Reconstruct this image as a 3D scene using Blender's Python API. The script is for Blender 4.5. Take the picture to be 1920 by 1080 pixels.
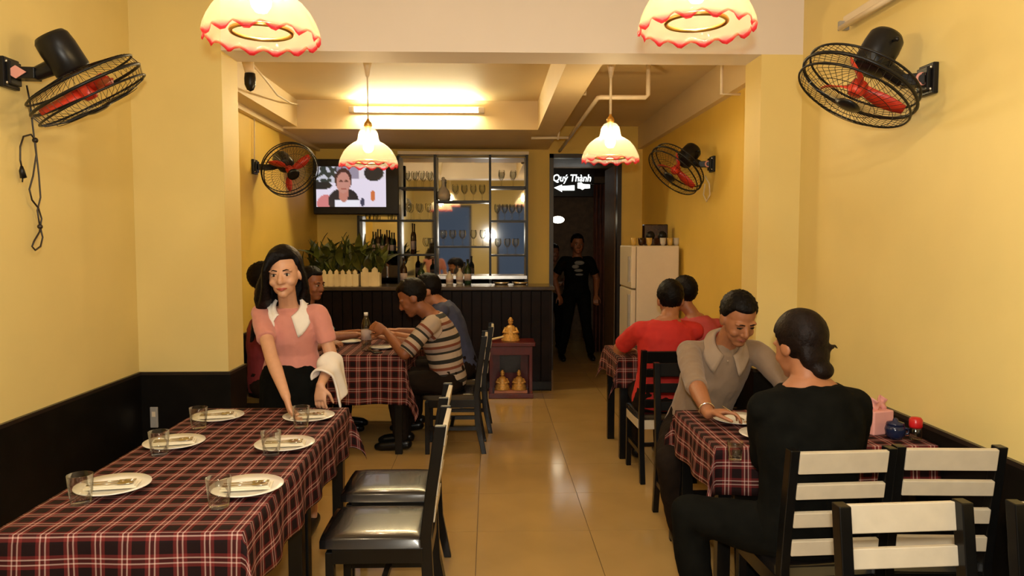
import bpy, bmesh, math, random
from mathutils import Vector, Matrix, noise
random.seed(7)
PI = math.pi
V = Vector
for o in list(bpy.data.objects):
    bpy.data.objects.remove(o, do_unlink=True)
C = bpy.context.scene.collection
SC = bpy.context.scene

# ------------------------------------------------------------ camera
F, CZ = 1400.0, 1.6
YAW, PITCH = math.atan(42 / F), math.atan(88 / F)
cam = bpy.data.cameras.new('camera')
cam.sensor_width = 36; cam.lens = F / 1920 * 36; cam.clip_start = .02
camo = bpy.data.objects.new('camera', cam); C.objects.link(camo)
camo.location = (0, 0, CZ); camo.rotation_euler = (PI / 2 - PITCH, 0, -YAW)
SC.camera = camo
FW = V((math.sin(YAW) * math.cos(PITCH), math.cos(YAW) * math.cos(PITCH), -math.sin(PITCH)))
RT = V((math.cos(YAW), -math.sin(YAW), 0)); UPV = RT.cross(FW)
CAM = V((0, 0, CZ))
def ray(x, y): return FW * F + RT * (x - 960) + UPV * (540 - y)
def at(x, y, Y):
    d = ray(x, y); return CAM + d * (Y / d.y)
def atz(x, y, z):
    d = ray(x, y); return CAM + d * ((z - CZ) / d.z)
def atx(x, y, X):
    d = ray(x, y); return CAM + d * (X / d.x)

# ------------------------------------------------------------ world, flash, exposure
w = bpy.data.worlds.new('dusk_street'); SC.world = w; w.use_nodes = True
w.node_tree.nodes['Background'].inputs[0].default_value = (.36, .43, .55, 1)
w.node_tree.nodes['Background'].inputs[1].default_value = .22
SC.view_settings.view_transform = 'Standard'; SC.view_settings.look = 'None'
SC.view_settings.gamma = 1; SC.view_settings.use_curve_mapping = False
SC.view_settings.exposure = -0.2
fl = bpy.data.lights.new('camera_flash', 'SPOT'); fl.energy = 240; fl.color = (1, .93, .80)
fl.spot_size = math.radians(130); fl.spot_blend = .6; fl.shadow_soft_size = .035
flo = bpy.data.objects.new('camera_flash', fl); C.objects.link(flo)
flo.location = (0, -.04, 1.74); flo.rotation_euler = (PI / 2, 0, -YAW)

# ------------------------------------------------------------ materials
def newmat(name):
    m = bpy.data.materials.new(name); m.use_nodes = True
    nt = m.node_tree; b = nt.nodes['Principled BSDF']
    return m, nt, b
def inp(nt, v, sock):
    if hasattr(v, 'links'): nt.links.new(v, sock)
    else: sock.default_value = v
def lin(r, g, b):
    f = lambda c: (c / 255 / 12.92) if c / 255 <= .04045 else ((c / 255 + .055) / 1.055) ** 2.4
    return (f(r), f(g), f(b), 1)
def mat(name, col, rough=.5, metal=0, var=.08, scale=14, bump=0, bscale=60, coat=0, spec=.5, sheen=0, detail=3):
    m, nt, b = newmat(name)
    tc = nt.nodes.new('ShaderNodeTexCoord')
    n = nt.nodes.new('ShaderNodeTexNoise'); n.inputs['Scale'].default_value = scale; n.inputs['Detail'].default_value = detail
    nt.links.new(tc.outputs['Object'], n.inputs['Vector'])
    r = nt.nodes.new('ShaderNodeValToRGB')
    r.color_ramp.elements[0].position = .3; r.color_ramp.elements[1].position = .7
    r.color_ramp.elements[0].color = tuple(c * (1 - var) for c in col[:3]) + (1,)
    r.color_ramp.elements[1].color = tuple(min(1, c * (1 + var)) for c in col[:3]) + (1,)
    nt.links.new(n.outputs['Fac'], r.inputs['Fac']); nt.links.new(r.outputs['Color'], b.inputs['Base Color'])
    b.inputs['Roughness'].default_value = rough; b.inputs['Metallic'].default_value = metal
    b.inputs['Coat Weight'].default_value = coat; b.inputs['Specular IOR Level'].default_value = spec
    b.inputs['Sheen Weight'].default_value = sheen
    if bump:
        n2 = nt.nodes.new('ShaderNodeTexNoise'); n2.inputs['Scale'].default_value = bscale; n2.inputs['Detail'].default_value = 4
        nt.links.new(tc.outputs['Object'], n2.inputs['Vector'])
        bp = nt.nodes.new('ShaderNodeBump'); bp.inputs['Strength'].default_value = bump; bp.inputs['Distance'].default_value = .01
        nt.links.new(n2.outputs['Fac'], bp.inputs['Height']); nt.links.new(bp.outputs['Normal'], b.inputs['Normal'])
    return m
def emat(name, col, st):
    m, nt, b = newmat(name)
    b.inputs['Base Color'].default_value = col; b.inputs['Emission Color'].default_value = col
    b.inputs['Emission Strength'].default_value = st
    return m
M = {}
M['wall'] = mat('yellow_wall_paint', (.79, .63, .245), .55, var=.03, scale=2.5, bump=.03, bscale=40)
M['wall_back'] = mat('lamp_warmed_wall_yellow', (.80, .55, .10), .55, var=.03, scale=2.5, bump=.03, bscale=40)  # front yellow deepened; the back lamps' warm tint is put into this colour
M['white'] = mat('off_white_paint', (.80, .72, .66), .6, var=.02, scale=2)
M['ceil'] = mat('cream_ceiling_paint', (.78, .62, .36), .6, var=.03, scale=2)
M['wains'] = mat('black_wainscot', (.006, .005, .004), .4, var=.25, scale=8, bump=.02, bscale=30, spec=.15)
M['trimdark'] = mat('dark_trim', (.02, .013, .009), .35, var=.2)
M['tile'] = mat('cream_floor_tile', (.46, .29, .10), .12, var=.06, scale=3, spec=.45)
M['grout'] = mat('brown_grout', (.16, .09, .035), .8)
M['black'] = mat('black_lacquer', (.004, .004, .004), .28, var=.2, spec=.3)
M['leather'] = mat('black_leather', (.006, .005, .005), .24, var=.2, spec=.6, coat=.3)
M['slat'] = mat('white_painted_wood', (.56, .49, .37), .45, var=.05, scale=20)
M['metal_black'] = mat('black_metal', (.006, .006, .007), .35, var=.2, spec=.3)
M['chrome'] = mat('chrome', (.75, .73, .7), .2, 1, var=.03)
M['brass'] = mat('brass', (.75, .48, .15), .3, 1, var=.05)
M['gold'] = mat('gold_paint', (.60, .33, .08), .4, .25, var=.3, scale=60)
M['redplastic'] = mat('red_fan_blade', (.55, .035, .015), .35, var=.1)
M['plate'] = mat('white_porcelain', (.80, .77, .68), .18, var=.02, coat=.3)
M['napkin'] = mat('cream_napkin', (.74, .66, .50), .85, var=.04, bump=.15, bscale=90)
M['steel'] = mat('cutlery_steel', (.55, .48, .36), .25, 1, var=.05)
M['darkwood'] = mat('dark_wood_plank', (.008, .0035, .002), .4, var=.5, scale=6, bump=.03, spec=.1)
M['counter'] = mat('dark_counter_top', (.05, .035, .025), .2, var=.2)
M['redwood'] = mat('red_lacquer_wood', (.10, .008, .006), .3, var=.2)
M['pinkstone'] = mat('pink_altar_ledge', (.55, .22, .12), .5)
M['fridge'] = mat('white_enamel', (.72, .62, .48), .3, var=.02)
M['greyplastic'] = mat('grey_plastic', (.35, .33, .3), .4)
M['pipe'] = mat('cream_pipe', (.78, .66, .48), .45, var=.03)
M['leaf'] = mat('dark_green_leaf', (.075, .085, .012), .4, var=.5, scale=9)
M['leaf2'] = mat('olive_green_leaf', (.10, .10, .015), .4, var=.4, scale=9)
M['soil'] = mat('dark_soil', (.03, .02, .01), .9)
M['planter'] = mat('cream_planter', (.75, .60, .32), .5, var=.04)
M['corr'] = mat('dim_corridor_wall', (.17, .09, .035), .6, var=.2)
M['curtain'] = mat('brown_curtain', (.16, .05, .025), .8, var=.3, scale=7)
M['skin_l'] = mat('light_skin', (.60, .32, .19), .5, var=.05, scale=30)
M['skin_m'] = mat('tan_skin', (.34, .135, .06), .5, var=.06, scale=30)
M['skin_d'] = mat('brown_skin', (.24, .085, .035), .5, var=.06, scale=30)
M['hair'] = mat('black_hair', (.004, .003, .003), .5, var=.4, scale=40, bump=.4, bscale=90, spec=.12)
M['hair_b'] = mat('dark_brown_hair', (.008, .004, .003), .5, var=.4, scale=40, bump=.3, bscale=90, spec=.12)
M['lip'] = mat('lips', (.42, .09, .06), .4)
M['lip_m'] = mat('tan_lips', (.26, .07, .045), .5)
M['eyewhite'] = mat('eye_white', (.6, .52, .45), .25)
M['eyedark'] = mat('eye_iris', (.01, .006, .004), .15)
M['pinkshirt'] = mat('pink_cotton', (.60, .24, .19), .85, var=.05, bump=.1, bscale=50, sheen=.2)
M['whitecloth'] = mat('white_cotton', (.82, .76, .68), .85, var=.03, bump=.15, bscale=60)
M['blackcloth'] = mat('black_cloth', (.005, .005, .004), .9, var=.3, bump=.1, bscale=60, spec=.06)
M['greyshirt'] = mat('taupe_grey_cotton', (.24, .165, .11), .85, var=.06, bump=.12, bscale=50, sheen=.15)
M['greyshirt2'] = mat('taupe_collar_cotton', (.33, .24, .165), .85, var=.05, bump=.1, bscale=50)
M['trouser'] = mat('dark_brown_trousers', (.014, .009, .006), .9, var=.2, bump=.1, spec=.08)
M['redshirt'] = mat('red_cotton', (.50, .018, .012), .8, var=.08, bump=.1, bscale=40)
M['rosepink'] = mat('rose_cotton', (.45, .06, .06), .8, var=.08, bump=.1, bscale=40)
M['tealshirt'] = mat('teal_cotton', (.07, .20, .20), .8, var=.1, bump=.1)
M['blueshirt'] = mat('navy_cotton', (.035, .045, .10), .8, var=.1, bump=.1)
M['maroonshirt'] = mat('maroon_cotton', (.16, .012, .02), .8, var=.1, bump=.1)
M['pinkpaper'] = mat('pink_tissue', (.72, .34, .30), .8, var=.05)
M['bluepot'] = mat('dark_blue_ceramic', (.01, .015, .045), .15)
M['redcap'] = mat('red_plastic_cap', (.55, .012, .015), .3)
M['greyprint'] = mat('pale_print', (.16, .16, .15), .8)
M['label'] = mat('bottle_label', (.45, .35, .32), .6)
M['green_b'] = mat('dark_green_bottle_glass', (.01, .03, .012), .08, var=.2)
M['brown_b'] = mat('dark_brown_bottle_glass', (.03, .01, .004), .08, var=.2)
M['white_b'] = mat('pale_liquor_bottle', (.55, .5, .42), .1, var=.1)
M['amber_cup'] = mat('yellow_ceramic', (.55, .35, .08), .25, var=.1)
M['bulb'] = emat('warm_bulb', (1, .83, .55, 1), 230)
M['tube'] = emat('fluorescent_tube', (1, .83, .48, 1), 210)
M['fill_glow'] = emat('added_fill_glow', (1, .93, .78, 1), 125)  # glow of the added fill light over the front tables
M['signlight'] = emat('lit_sign_letters', (.95, 1, .95, 1), 3.5)
M['corrlamp'] = emat('corridor_lamp', (1, .86, .6, 1), 9)
def glass_mat(name, col=(1, 1, 1, 1), rough=0.0, ior=1.45):
    m, nt, b = newmat(name)
    b.inputs['Base Color'].default_value = col; b.inputs['Roughness'].default_value = rough
    b.inputs['Transmission Weight'].default_value = 1; b.inputs['IOR'].default_value = ior
    return m
def thin_glass(name, tint, gl):
    m, nt, b = newmat(name); nt.nodes.remove(b)
    lw = nt.nodes.new('ShaderNodeLayerWeight'); lw.inputs[0].default_value = .18
    mp = nt.nodes.new('ShaderNodeMapRange'); mp.inputs[3].default_value = gl; mp.inputs[4].default_value = .6; nt.links.new(lw.outputs['Fresnel'], mp.inputs[0])
    tp = nt.nodes.new('ShaderNodeBsdfTransparent'); tp.inputs[0].default_value = tint
    g = nt.nodes.new('ShaderNodeBsdfGlossy'); g.inputs['Roughness'].default_value = .04
    mx = nt.nodes.new('ShaderNodeMixShader'); nt.links.new(mp.outputs[0], mx.inputs[0]); nt.links.new(tp.outputs[0], mx.inputs[1]); nt.links.new(g.outputs[0], mx.inputs[2])
    nt.links.new(mx.outputs[0], nt.nodes['Material Output'].inputs[0]); return m
M['glass'] = thin_glass('clear_glass', (.98, .98, .965, 1), .03)
M['bottleplastic'] = thin_glass('clear_bottle_plastic', (.80, .80, .74, 1), .10)
m, nt, b = newmat('mirror_glass'); b.inputs['Base Color'].default_value = (.70, .72, .74, 1); b.inputs['Metallic'].default_value = 1
b.inputs['Roughness'].default_value = .03; M['mirror'] = m
# shop window: thin clear pane
m, nt, b = newmat('window_glass'); b.inputs['Base Color'].default_value = (.9, .95, 1, 1); b.inputs['Transmission Weight'].default_value = 1
b.inputs['IOR'].default_value = 1.05; b.inputs['Roughness'].default_value = 0; M['pane'] = m
# lamp shade: frosted glass, pink at the ruffled rim (by height of the shade)
m, nt, b = newmat('ruffled_shade_glass')
tc = nt.nodes.new('ShaderNodeTexCoord'); sx = nt.nodes.new('ShaderNodeSeparateXYZ'); nt.links.new(tc.outputs['Object'], sx.inputs[0])
mr = nt.nodes.new('ShaderNodeMapRange'); mr.inputs[1].default_value = .0; mr.inputs[2].default_value = .04
nt.links.new(sx.outputs['Z'], mr.inputs[0])
rp = nt.nodes.new('ShaderNodeValToRGB'); nt.links.new(mr.outputs[0], rp.inputs[0])
rp.color_ramp.elements[0].color = (.86, .20, .25, 1); rp.color_ramp.elements[0].position = .10
rp.color_ramp.elements[1].color = (.97, .86, .66, 1); rp.color_ramp.elements[1].position = .6
tr = nt.nodes.new('ShaderNodeBsdfTranslucent'); nt.links.new(rp.outputs[0], tr.inputs[0])
tp = nt.nodes.new('ShaderNodeBsdfTransparent'); nt.links.new(rp.outputs[0], tp.inputs[0])
mx = nt.nodes.new('ShaderNodeMixShader'); mx.inputs[0].default_value = .90
nt.links.new(tr.outputs[0], mx.inputs[1]); nt.links.new(tp.outputs[0], mx.inputs[2])
nt.links.new(rp.outputs[0], b.inputs['Base Color']); b.inputs['Roughness'].default_value = .12
mx2 = nt.nodes.new('ShaderNodeMixShader'); mx2.inputs[0].default_value = .12
nt.links.new(mx.outputs[0], mx2.inputs[1]); nt.links.new(b.outputs[0], mx2.inputs[2])
nt.links.new(mx2.outputs[0], nt.nodes['Material Output'].inputs[0]); M['shade'] = m
# plaid cloth: warp and weft ramps over the cloth's own unfolded coordinates
def plaid(name, P=.078):
    m, nt, b = newmat(name)
    uv = nt.nodes.new('ShaderNodeUVMap'); s = nt.nodes.new('ShaderNodeSeparateXYZ'); nt.links.new(uv.outputs[0], s.inputs[0])
    outs = []
    for ax in ('X', 'Y'):
        d = nt.nodes.new('ShaderNodeMath'); d.operation = 'DIVIDE'; d.inputs[1].default_value = P; nt.links.new(s.outputs[ax], d.inputs[0])
        f = nt.nodes.new('ShaderNodeMath'); f.operation = 'FRACT'; nt.links.new(d.outputs[0], f.inputs[0])
        r = nt.nodes.new('ShaderNodeValToRGB'); r.color_ramp.interpolation = 'CONSTANT'
        black, maroon, wht, dk = (.012, .005, .005, 1), (.155, .020, .018, 1), (.58, .38, .32, 1), (.08, .012, .011, 1)
        st = [(0, black), (.24, maroon), (.37, wht), (.425, dk), (.56, wht), (.615, maroon), (.745, black)]
        el = r.color_ramp.elements
        el[0].position, el[0].color = st[0]; el[1].position, el[1].color = st[1]
        for p, c in st[2:]:
            e = el.new(p); e.color = c
        nt.links.new(f.outputs[0], r.inputs[0]); outs.append(r)
    mx = nt.nodes.new('ShaderNodeMix'); mx.data_type = 'RGBA'; mx.inputs[0].default_value = .5
    nt.links.new(outs[0].outputs[0], mx.inputs[6]); nt.links.new(outs[1].outputs[0], mx.inputs[7])
    nt.links.new(mx.outputs[2], b.inputs['Base Color']); b.inputs['Roughness'].default_value = .75; b.inputs['Specular IOR Level'].default_value = .12
    return m
M['plaid'] = plaid('plaid_tablecloth')
# striped knit: bands over an attribute that runs down the garment
m, nt, b = newmat('striped_knit')
a = nt.nodes.new('ShaderNodeAttribute'); a.attribute_name = 'band'
d = nt.nodes.new('ShaderNodeMath'); d.operation = 'DIVIDE'; d.inputs[1].default_value = .165; nt.links.new(a.outputs['Fac'], d.inputs[0])
f = nt.nodes.new('ShaderNodeMath'); f.operation = 'FRACT'; nt.links.new(d.outputs[0], f.inputs[0])
r = nt.nodes.new('ShaderNodeValToRGB'); r.color_ramp.interpolation = 'CONSTANT'; nt.links.new(f.outputs[0], r.inputs[0])
cr, dk, br = (.42, .33, .25, 1), (.012, .012, .010, 1), (.16, .04, .016, 1)
st = [(0, cr), (.26, dk), (.44, cr), (.62, br), (.74, (.3, .23, .2, 1)), (.90, dk)]
el = r.color_ramp.elements; el[0].position, el[0].color = st[0]; el[1].position, el[1].color = st[1]
for p, c in st[2:]:
    e = el.new(p); e.color = c
nt.links.new(r.outputs[0], b.inputs['Base Color']); b.inputs['Roughness'].default_value = .85; M['striped'] = m
# tv picture from a colour attribute
m, nt, b = newmat('tv_picture'); a = nt.nodes.new('ShaderNodeAttribute'); a.attribute_name = 'pic'
nt.links.new(a.outputs['Color'], b.inputs['Emission Color']); b.inputs['Emission Strength'].default_value = 1.15
b.inputs['Base Color'].default_value = (.01, .01, .01, 1); b.inputs['Roughness'].default_value = .2; M['tvpic'] = m

# ------------------------------------------------------------ mesh helpers
def basis(z, hint=V((0, 0, 1))):
    z = z.normalized()
    if abs(z.dot(hint)) > .98: hint = V((1, 0, 0))
    x = hint.cross(z).normalized(); return x, z.cross(x), z
class MB:
    def __init__(s): s.v = []; s.f = []; s.uv = None
    def add(s, vs, fs):
        k = len(s.v); s.v += [V(p) for p in vs]; s.f += [tuple(i + k for i in q) for q in fs]
    def box(s, c, d, ax=None):
        c = V(c); X, Y, Z = ax or (V((1, 0, 0)), V((0, 1, 0)), V((0, 0, 1)))
        vs = [c + X * (d[0] / 2 * i) + Y * (d[1] / 2 * j) + Z * (d[2] / 2 * k) for k in (-1, 1) for j in (-1, 1) for i in (-1, 1)]
        s.add(vs, [(0, 2, 3, 1), (4, 5, 7, 6), (0, 1, 5, 4), (2, 6, 7, 3), (0, 4, 6, 2), (1, 3, 7, 5)]); return s
    def span(s, a, b): # box from corner a to corner b
        a, b = V(a), V(b); return s.box((a + b) / 2, [abs(b[i] - a[i]) for i in range(3)])
    def bar(s, a, b, wd, dp, side=V((0, 0, 1))): # rectangular bar between two points
        a, b = V(a), V(b); x, y, z = basis(b - a, side); return s.box((a + b) / 2, (wd, dp, (b - a).length), (x, y, z))
    def loft(s, secs, n=16, cap=True): # secs: (centre, xvec, yvec) ellipses
        k = len(s.v)
        for c, x, y in secs:
            for i in range(n):
                t = 2 * PI * i / n; s.v.append(V(c) + x * math.cos(t) + y * math.sin(t))
        for j in range(len(secs) - 1):
            for i in range(n):
                a, b_ = k + j * n + i, k + j * n + (i + 1) % n; s.f.append((a, b_, b_ + n, a + n))
        if cap:
            s.f.append(tuple(k + i for i in reversed(range(n)))); e = k + (len(secs) - 1) * n; s.f.append(tuple(e + i for i in range(n)))
        return s
    def tube(s, pts, r, n=8, cap=True):
        pts = [V(p) for p in pts]; rs = r if isinstance(r, (list, tuple)) else [r] * len(pts); secs = []; px = None
        for i, p in enumerate(pts):
            d = (pts[min(i + 1, len(pts) - 1)] - pts[max(i - 1, 0)]).normalized()
            if px is None: x, y, _ = basis(d)
            else:
                x = (px - d * px.dot(d)); x = x.normalized() if x.length > 1e-6 else basis(d)[0]; y = d.cross(x)
            px = x; secs.append((p, x * rs[i], y * rs[i]))
        return s.loft(secs, n, cap)
    def ring(s, c, x, y, r, n=48, m=6): # torus around c in plane x,y
        k = len(s.v); c = V(c); z = x.cross(y).normalized()
        for i in range(n):
            t = 2 * PI * i / n; d = (x * math.cos(t) + y * math.sin(t)); dn = d.normalized()
            for j in range(m):
                q = 2 * PI * j / m; s.v.append(c + d + dn * (r * math.cos(q)) + z * (r * math.sin(q)))
        for i in range(n):
            for j in range(m):
                a = k + i * m + j; b_ = k + i * m + (j + 1) % m; c_ = k + ((i + 1) % n) * m + (j + 1) % m; d_ = k + ((i + 1) % n) * m + j
                s.f.append((a, d_, c_, b_))
        return s
    def ell(s, c, x, y, z, nu=16, nv=10):
        c = V(c); secs = []; k = len(s.v); s.v.append(c - z)
        for j in range(1, nv):
            p = -PI / 2 + PI * j / nv
            for i in range(nu):
                t = 2 * PI * i / nu; s.v.append(c + x * (math.cos(p) * math.cos(t)) + y * (math.cos(p) * math.sin(t)) + z * math.sin(p))
        s.v.append(c + z); e = len(s.v) - 1
        for i in range(nu):
            s.f.append((k, k + 1 + (i + 1) % nu, k + 1 + i)); b0 = k + 1 + (nv - 2) * nu; s.f.append((e, b0 + i, b0 + (i + 1) % nu))
        for j in range(nv - 2):
            for i in range(nu):
                a = k + 1 + j * nu + i; b_ = k + 1 + j * nu + (i + 1) % nu; s.f.append((a, b_, b_ + nu, a + nu))
        return s
    def ball(s, c, r, nu=14, nv=8): return s.ell(c, V((r, 0, 0)), V((0, r, 0)), V((0, 0, r)), nu, nv)
    def lathe(s, prof, n=24, c=(0, 0, 0), ax=None, closed=False): # prof (r,z)
        c = V(c); X, Y, Z = ax or (V((1, 0, 0)), V((0, 1, 0)), V((0, 0, 1))); k = len(s.v); m = len(prof)
        for r, z in prof:
            for i in range(n):
                t = 2 * PI * i / n; s.v.append(c + X * (r * math.cos(t)) + Y * (r * math.sin(t)) + Z * z)
        for j in range(m if closed else m - 1):
            for i in range(n):
                a = k + j * n + i; b_ = k + j * n + (i + 1) % n; j2 = (j + 1) % m
                s.f.append((a, b_, k + j2 * n + (i + 1) % n, k + j2 * n + i))
        if not closed:
            if prof[0][0] > 1e-4: s.f.append(tuple(k + i for i in reversed(range(n))))
            if prof[-1][0] > 1e-4: s.f.append(tuple(k + (m - 1) * n + i for i in range(n)))
        return s
    def prism(s, poly, x, y, z, o=(0, 0, 0)): # polygon (u,v) in x,y thickened along z
        o = V(o); n = len(poly); a = [o + x * p[0] + y * p[1] for p in poly]
        s.add(a + [p + z for p in a], [tuple(reversed(range(n))), tuple(range(n, 2 * n))] + [(i, (i + 1) % n, n + (i + 1) % n, n + i) for i in range(n)]); return s
    def mesh(s, name, smooth=True):
        me = bpy.data.meshes.new(name); me.from_pydata([tuple(p) for p in s.v], [], s.f); me.update()
        if smooth: me.polygons.foreach_set('use_smooth', [True] * len(me.polygons))
        return me
    def build(s, name, m, parent=None, smooth=False, bevel=0, world=False, loc=None):
        if world and parent is not None:
            o_ = parent.location; s.v = [p - o_ for p in s.v]
        if loc is not None:
            l = V(loc); s.v = [p - l for p in s.v]
        return link(name, s.mesh(name, smooth), m, parent, bevel, loc)
def link(name, me, m, parent=None, bevel=0, loc=None):
    o = bpy.data.objects.new(name, me); C.objects.link(o)
    if m is not None:
        me.materials.clear(); me.materials.append(M[m] if isinstance(m, str) else m)
    if parent is not None: o.parent = parent
    if loc is not None: o.location = loc
    if bevel:
        bv = o.modifiers.new('bevel', 'BEVEL'); bv.width = bevel; bv.segments = 2; bv.limit_method = 'ANGLE'
    return o
def tag(o, label=None, cat=None, group=None, kind=None):
    if label: o['label'] = label
    if cat: o['category'] = cat
    if group: o['group'] = group
    if kind: o['kind'] = kind
    return o
def thing(name, label, cat, loc=(0, 0, 0), rz=0, group=None):
    o = bpy.data.objects.new(name, None); C.objects.link(o); o.empty_display_size = .1
    o.location = loc; o.rotation_euler = (0, 0, rz)
    return tag(o, label, cat, group)
def copy_tree(o, parent=None):
    c = o.copy(); C.objects.link(c); c.parent = parent
    for ch in list(o.children): copy_tree(ch, c)
    return c
def dup(o, loc, rz, label):
    c = copy_tree(o); c.location = loc; c.rotation_euler = (0, 0, rz); c['label'] = label; return c
def struct(name, mb, m, parent=None, bevel=0, label=None, smooth=False):
    o = mb.build(name, m, parent, smooth, bevel)
    if parent is None: o['kind'] = 'structure'
    if label: o['label'] = label
    return o
def remesh(mb, vox, it=3):
    me = mb.mesh('tmp'); o = bpy.data.objects.new('tmp', me); C.objects.link(o)
    r = o.modifiers.new('r', 'REMESH'); r.mode = 'VOXEL'; r.voxel_size = vox; r.use_smooth_shade = True
    if it:
        s = o.modifiers.new('s', 'SMOOTH'); s.factor = .5; s.iterations = it
    dg = bpy.context.evaluated_depsgraph_get(); dg.update()
    out = bpy.data.meshes.new_from_object(o.evaluated_get(dg)); bpy.data.objects.remove(o); bpy.data.meshes.remove(me)
    out.polygons.foreach_set('use_smooth', [True] * len(out.polygons))
    return out
# ------------------------------------------------------------ the room
XL, XR, YF, YP, YP2, YB = -2.1, 1.88, -2.6, 4.5, 4.78, 9.2
HB, HC, HR, WH = 2.715, 3.4, 3.0, .8       # beam underside, front ceiling, recess ceiling, wainscot height
PLX, PRX = -1.57, 1.63                     # inner faces of the two pillars
DX0, DX1, DH = .735, 1.623, 2.665          # doorway in the back wall
T = .12
fo = struct('floor', MB().span((XL - T, YF - T, -.12), (XR + T, 13.6, -.006)), 'grout', label='cream tiled restaurant floor')
ts = .621; jx, jy = -.071, 4.03; gap = .0035; cache = {}
xs = [XL] + [jx + ts * k for k in range(-8, 8) if XL + .02 < jx + ts * k < XR - .02] + [XR]
ys = [YF] + [jy + ts * k for k in range(-20, 20) if YF + .02 < jy + ts * k < 13.5 - .02] + [13.5]
for i in range(len(xs) - 1):
    for j in range(len(ys) - 1):
        sx_, sy_ = xs[i + 1] - xs[i] - gap, ys[j + 1] - ys[j] - gap; key = (round(sx_, 4), round(sy_, 4))
        if key not in cache: cache[key] = MB().box((0, 0, -.004), (sx_, sy_, .008)).mesh('tile', False)
        link('tile', cache[key], 'tile', fo, 0, ((xs[i] + xs[i + 1]) / 2, (ys[j] + ys[j + 1]) / 2, 0))
struct('wall_left', MB().span((XL - T, YF, 0), (XL, YP, HC)), 'wall', label='yellow painted side wall on the left')
struct('wall_back_room_left', MB().span((XL - T, YP, 0), (XL, YB, HC)), 'wall_back', label='lamp-warmed yellow left wall of the back room')
struct('wall_right', MB().span((XR, YF, 0), (XR + T, YP, HC)), 'wall', label='yellow painted side wall on the right')
struct('wall_back_room_right', MB().span((XR, YP, 0), (XR + T, YB, HC)), 'wall_back', label='lamp-warmed yellow right wall of the back room')
struct('wall_pillar_left', MB().span((XL, YP, 0), (PLX, YP2, HC)), 'wall', label='yellow pillar standing out of the left wall')
struct('wall_pillar_right', MB().span((PRX, YP, 0), (XR, YP2, HB)), 'wall', label='yellow pillar standing out of the right wall')
struct('wall_beam', MB().span((PLX, YP, HB), (XR, YP2, HC)), 'white', label='off-white beam face spanning the room between the pillars')
struct('wall_back', MB().span((XL, YB, 0), (DX0, YB + T, HR)).span((DX1, YB, 0), (XR, YB + T, HR)).span((DX0, YB, DH), (DX1, YB + T, HR)), 'wall_back', label='yellow back wall with the dark doorway')
# shop front behind the viewer
struct('wall_front', MB().span((XL, YF - T, 0), (-1.6, YF, HC)).span((1.4, YF - T, 0), (XR, YF, HC)).span((-1.6, YF - T, 2.6), (1.4, YF, HC)).span((-1.6, YF - T, 0), (1.4, YF, .35)).span((-.5, YF - T, .35), (.2, YF, 2.6)), 'wall', label='front wall around the shop window')
wf = struct('window_1', MB().span((-1.6, YF - .08, .35), (-1.54, YF - .02, 2.6)).span((1.34, YF - .08, .35), (1.4, YF - .02, 2.6)).span((-.56, YF - .08, .35), (-.5, YF - .02, 2.6)).span((.2, YF - .08, .35), (.26, YF - .02, 2.6)).span((-1.54, YF - .08, .35), (1.34, YF - .02, .41)).span((-1.54, YF - .08, 2.54), (1.34, YF - .02, 2.6)), 'trimdark', label='dark framed shop window onto the street')
for a_, b_ in ((-1.54, -.56), (.26, 1.34)):
    MB().span((a_, YF - .055, .41), (b_, YF - .045, 2.54)).build('pane', 'pane', wf)
# ceilings
struct('ceiling', MB().span((XL, YF, HC), (XR, YP2, HC + .1)), 'white', label='off-white front ceiling')
struct('ceiling_recess', MB().span((XL, YP2, HR), (XR, YB, HR + .1)), 'ceil', label='cream recessed ceiling of the back room')
RX0, RX1, RX2, RY = -1.91, .487, .715, 7.57
struct('ceiling_bulkhead', MB().span((XL, RY, HB), (RX1, YB, HR)), 'ceil', label='cream lowered ceiling over the bar')
struct('ceiling_beam', MB().span((RX1, YP2, HB), (RX2, YB, HR)), 'ceil', label='cream ceiling beam running to the back wall')
struct('trim_1', MB().span((XL, YP2, HB + .02), (RX0, RY, HR)), 'ceil', label='cream boxed ledge high on the left wall')
struct('trim_2', MB().span((XR - .06, YP2, HB + .01), (XR, YB, HR)), 'ceil', label='cream boxed ledge high on the right wall')
struct('trim_3', MB().span((XL, YP2, HB - .03), (XL + .05, YB, HB + .02)), 'ceil', label='cream moulding along the left wall')
# black wainscot with a thin cap
def wains(n, a, b, label):
    o = struct('trim_%d' % n, MB().span(a, b), 'wains', label=label)
    MB().span((min(a[0], b[0]) - .004, min(a[1], b[1]) - .004, WH), (max(a[0], b[0]) + .004, max(a[1], b[1]) + .004, WH + .018)).build('cap', 'trimdark', o)
e = .014
wains(4, (XL, YF, 0), (XL + e, YP - e, WH), 'black wainscot along the left wall')
wains(5, (XL, YP - e, 0), (PLX + e, YP, WH), 'black wainscot across the left pillar')
wains(6, (PLX, YP, 0), (PLX + e, YP2, WH), 'black wainscot on the inner side of the left pillar')
wains(7, (XL, YP2 + .01, 0), (XL + e, YB, WH), 'black wainscot along the left wall of the back room')
wains(8, (XR - e, YF, 0), (XR, YP - e, WH), 'black wainscot along the right wall')
wains(9, (PRX - e, YP - e, 0), (XR, YP, WH), 'black wainscot across the right pillar')
wains(10, (PRX - e, YP, 0), (PRX, YP2, WH), 'black wainscot on the inner side of the right pillar')
wains(11, (XR - e, YP2 + .01, 0), (XR, YB, WH), 'black wainscot along the right wall of the back room')
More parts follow.
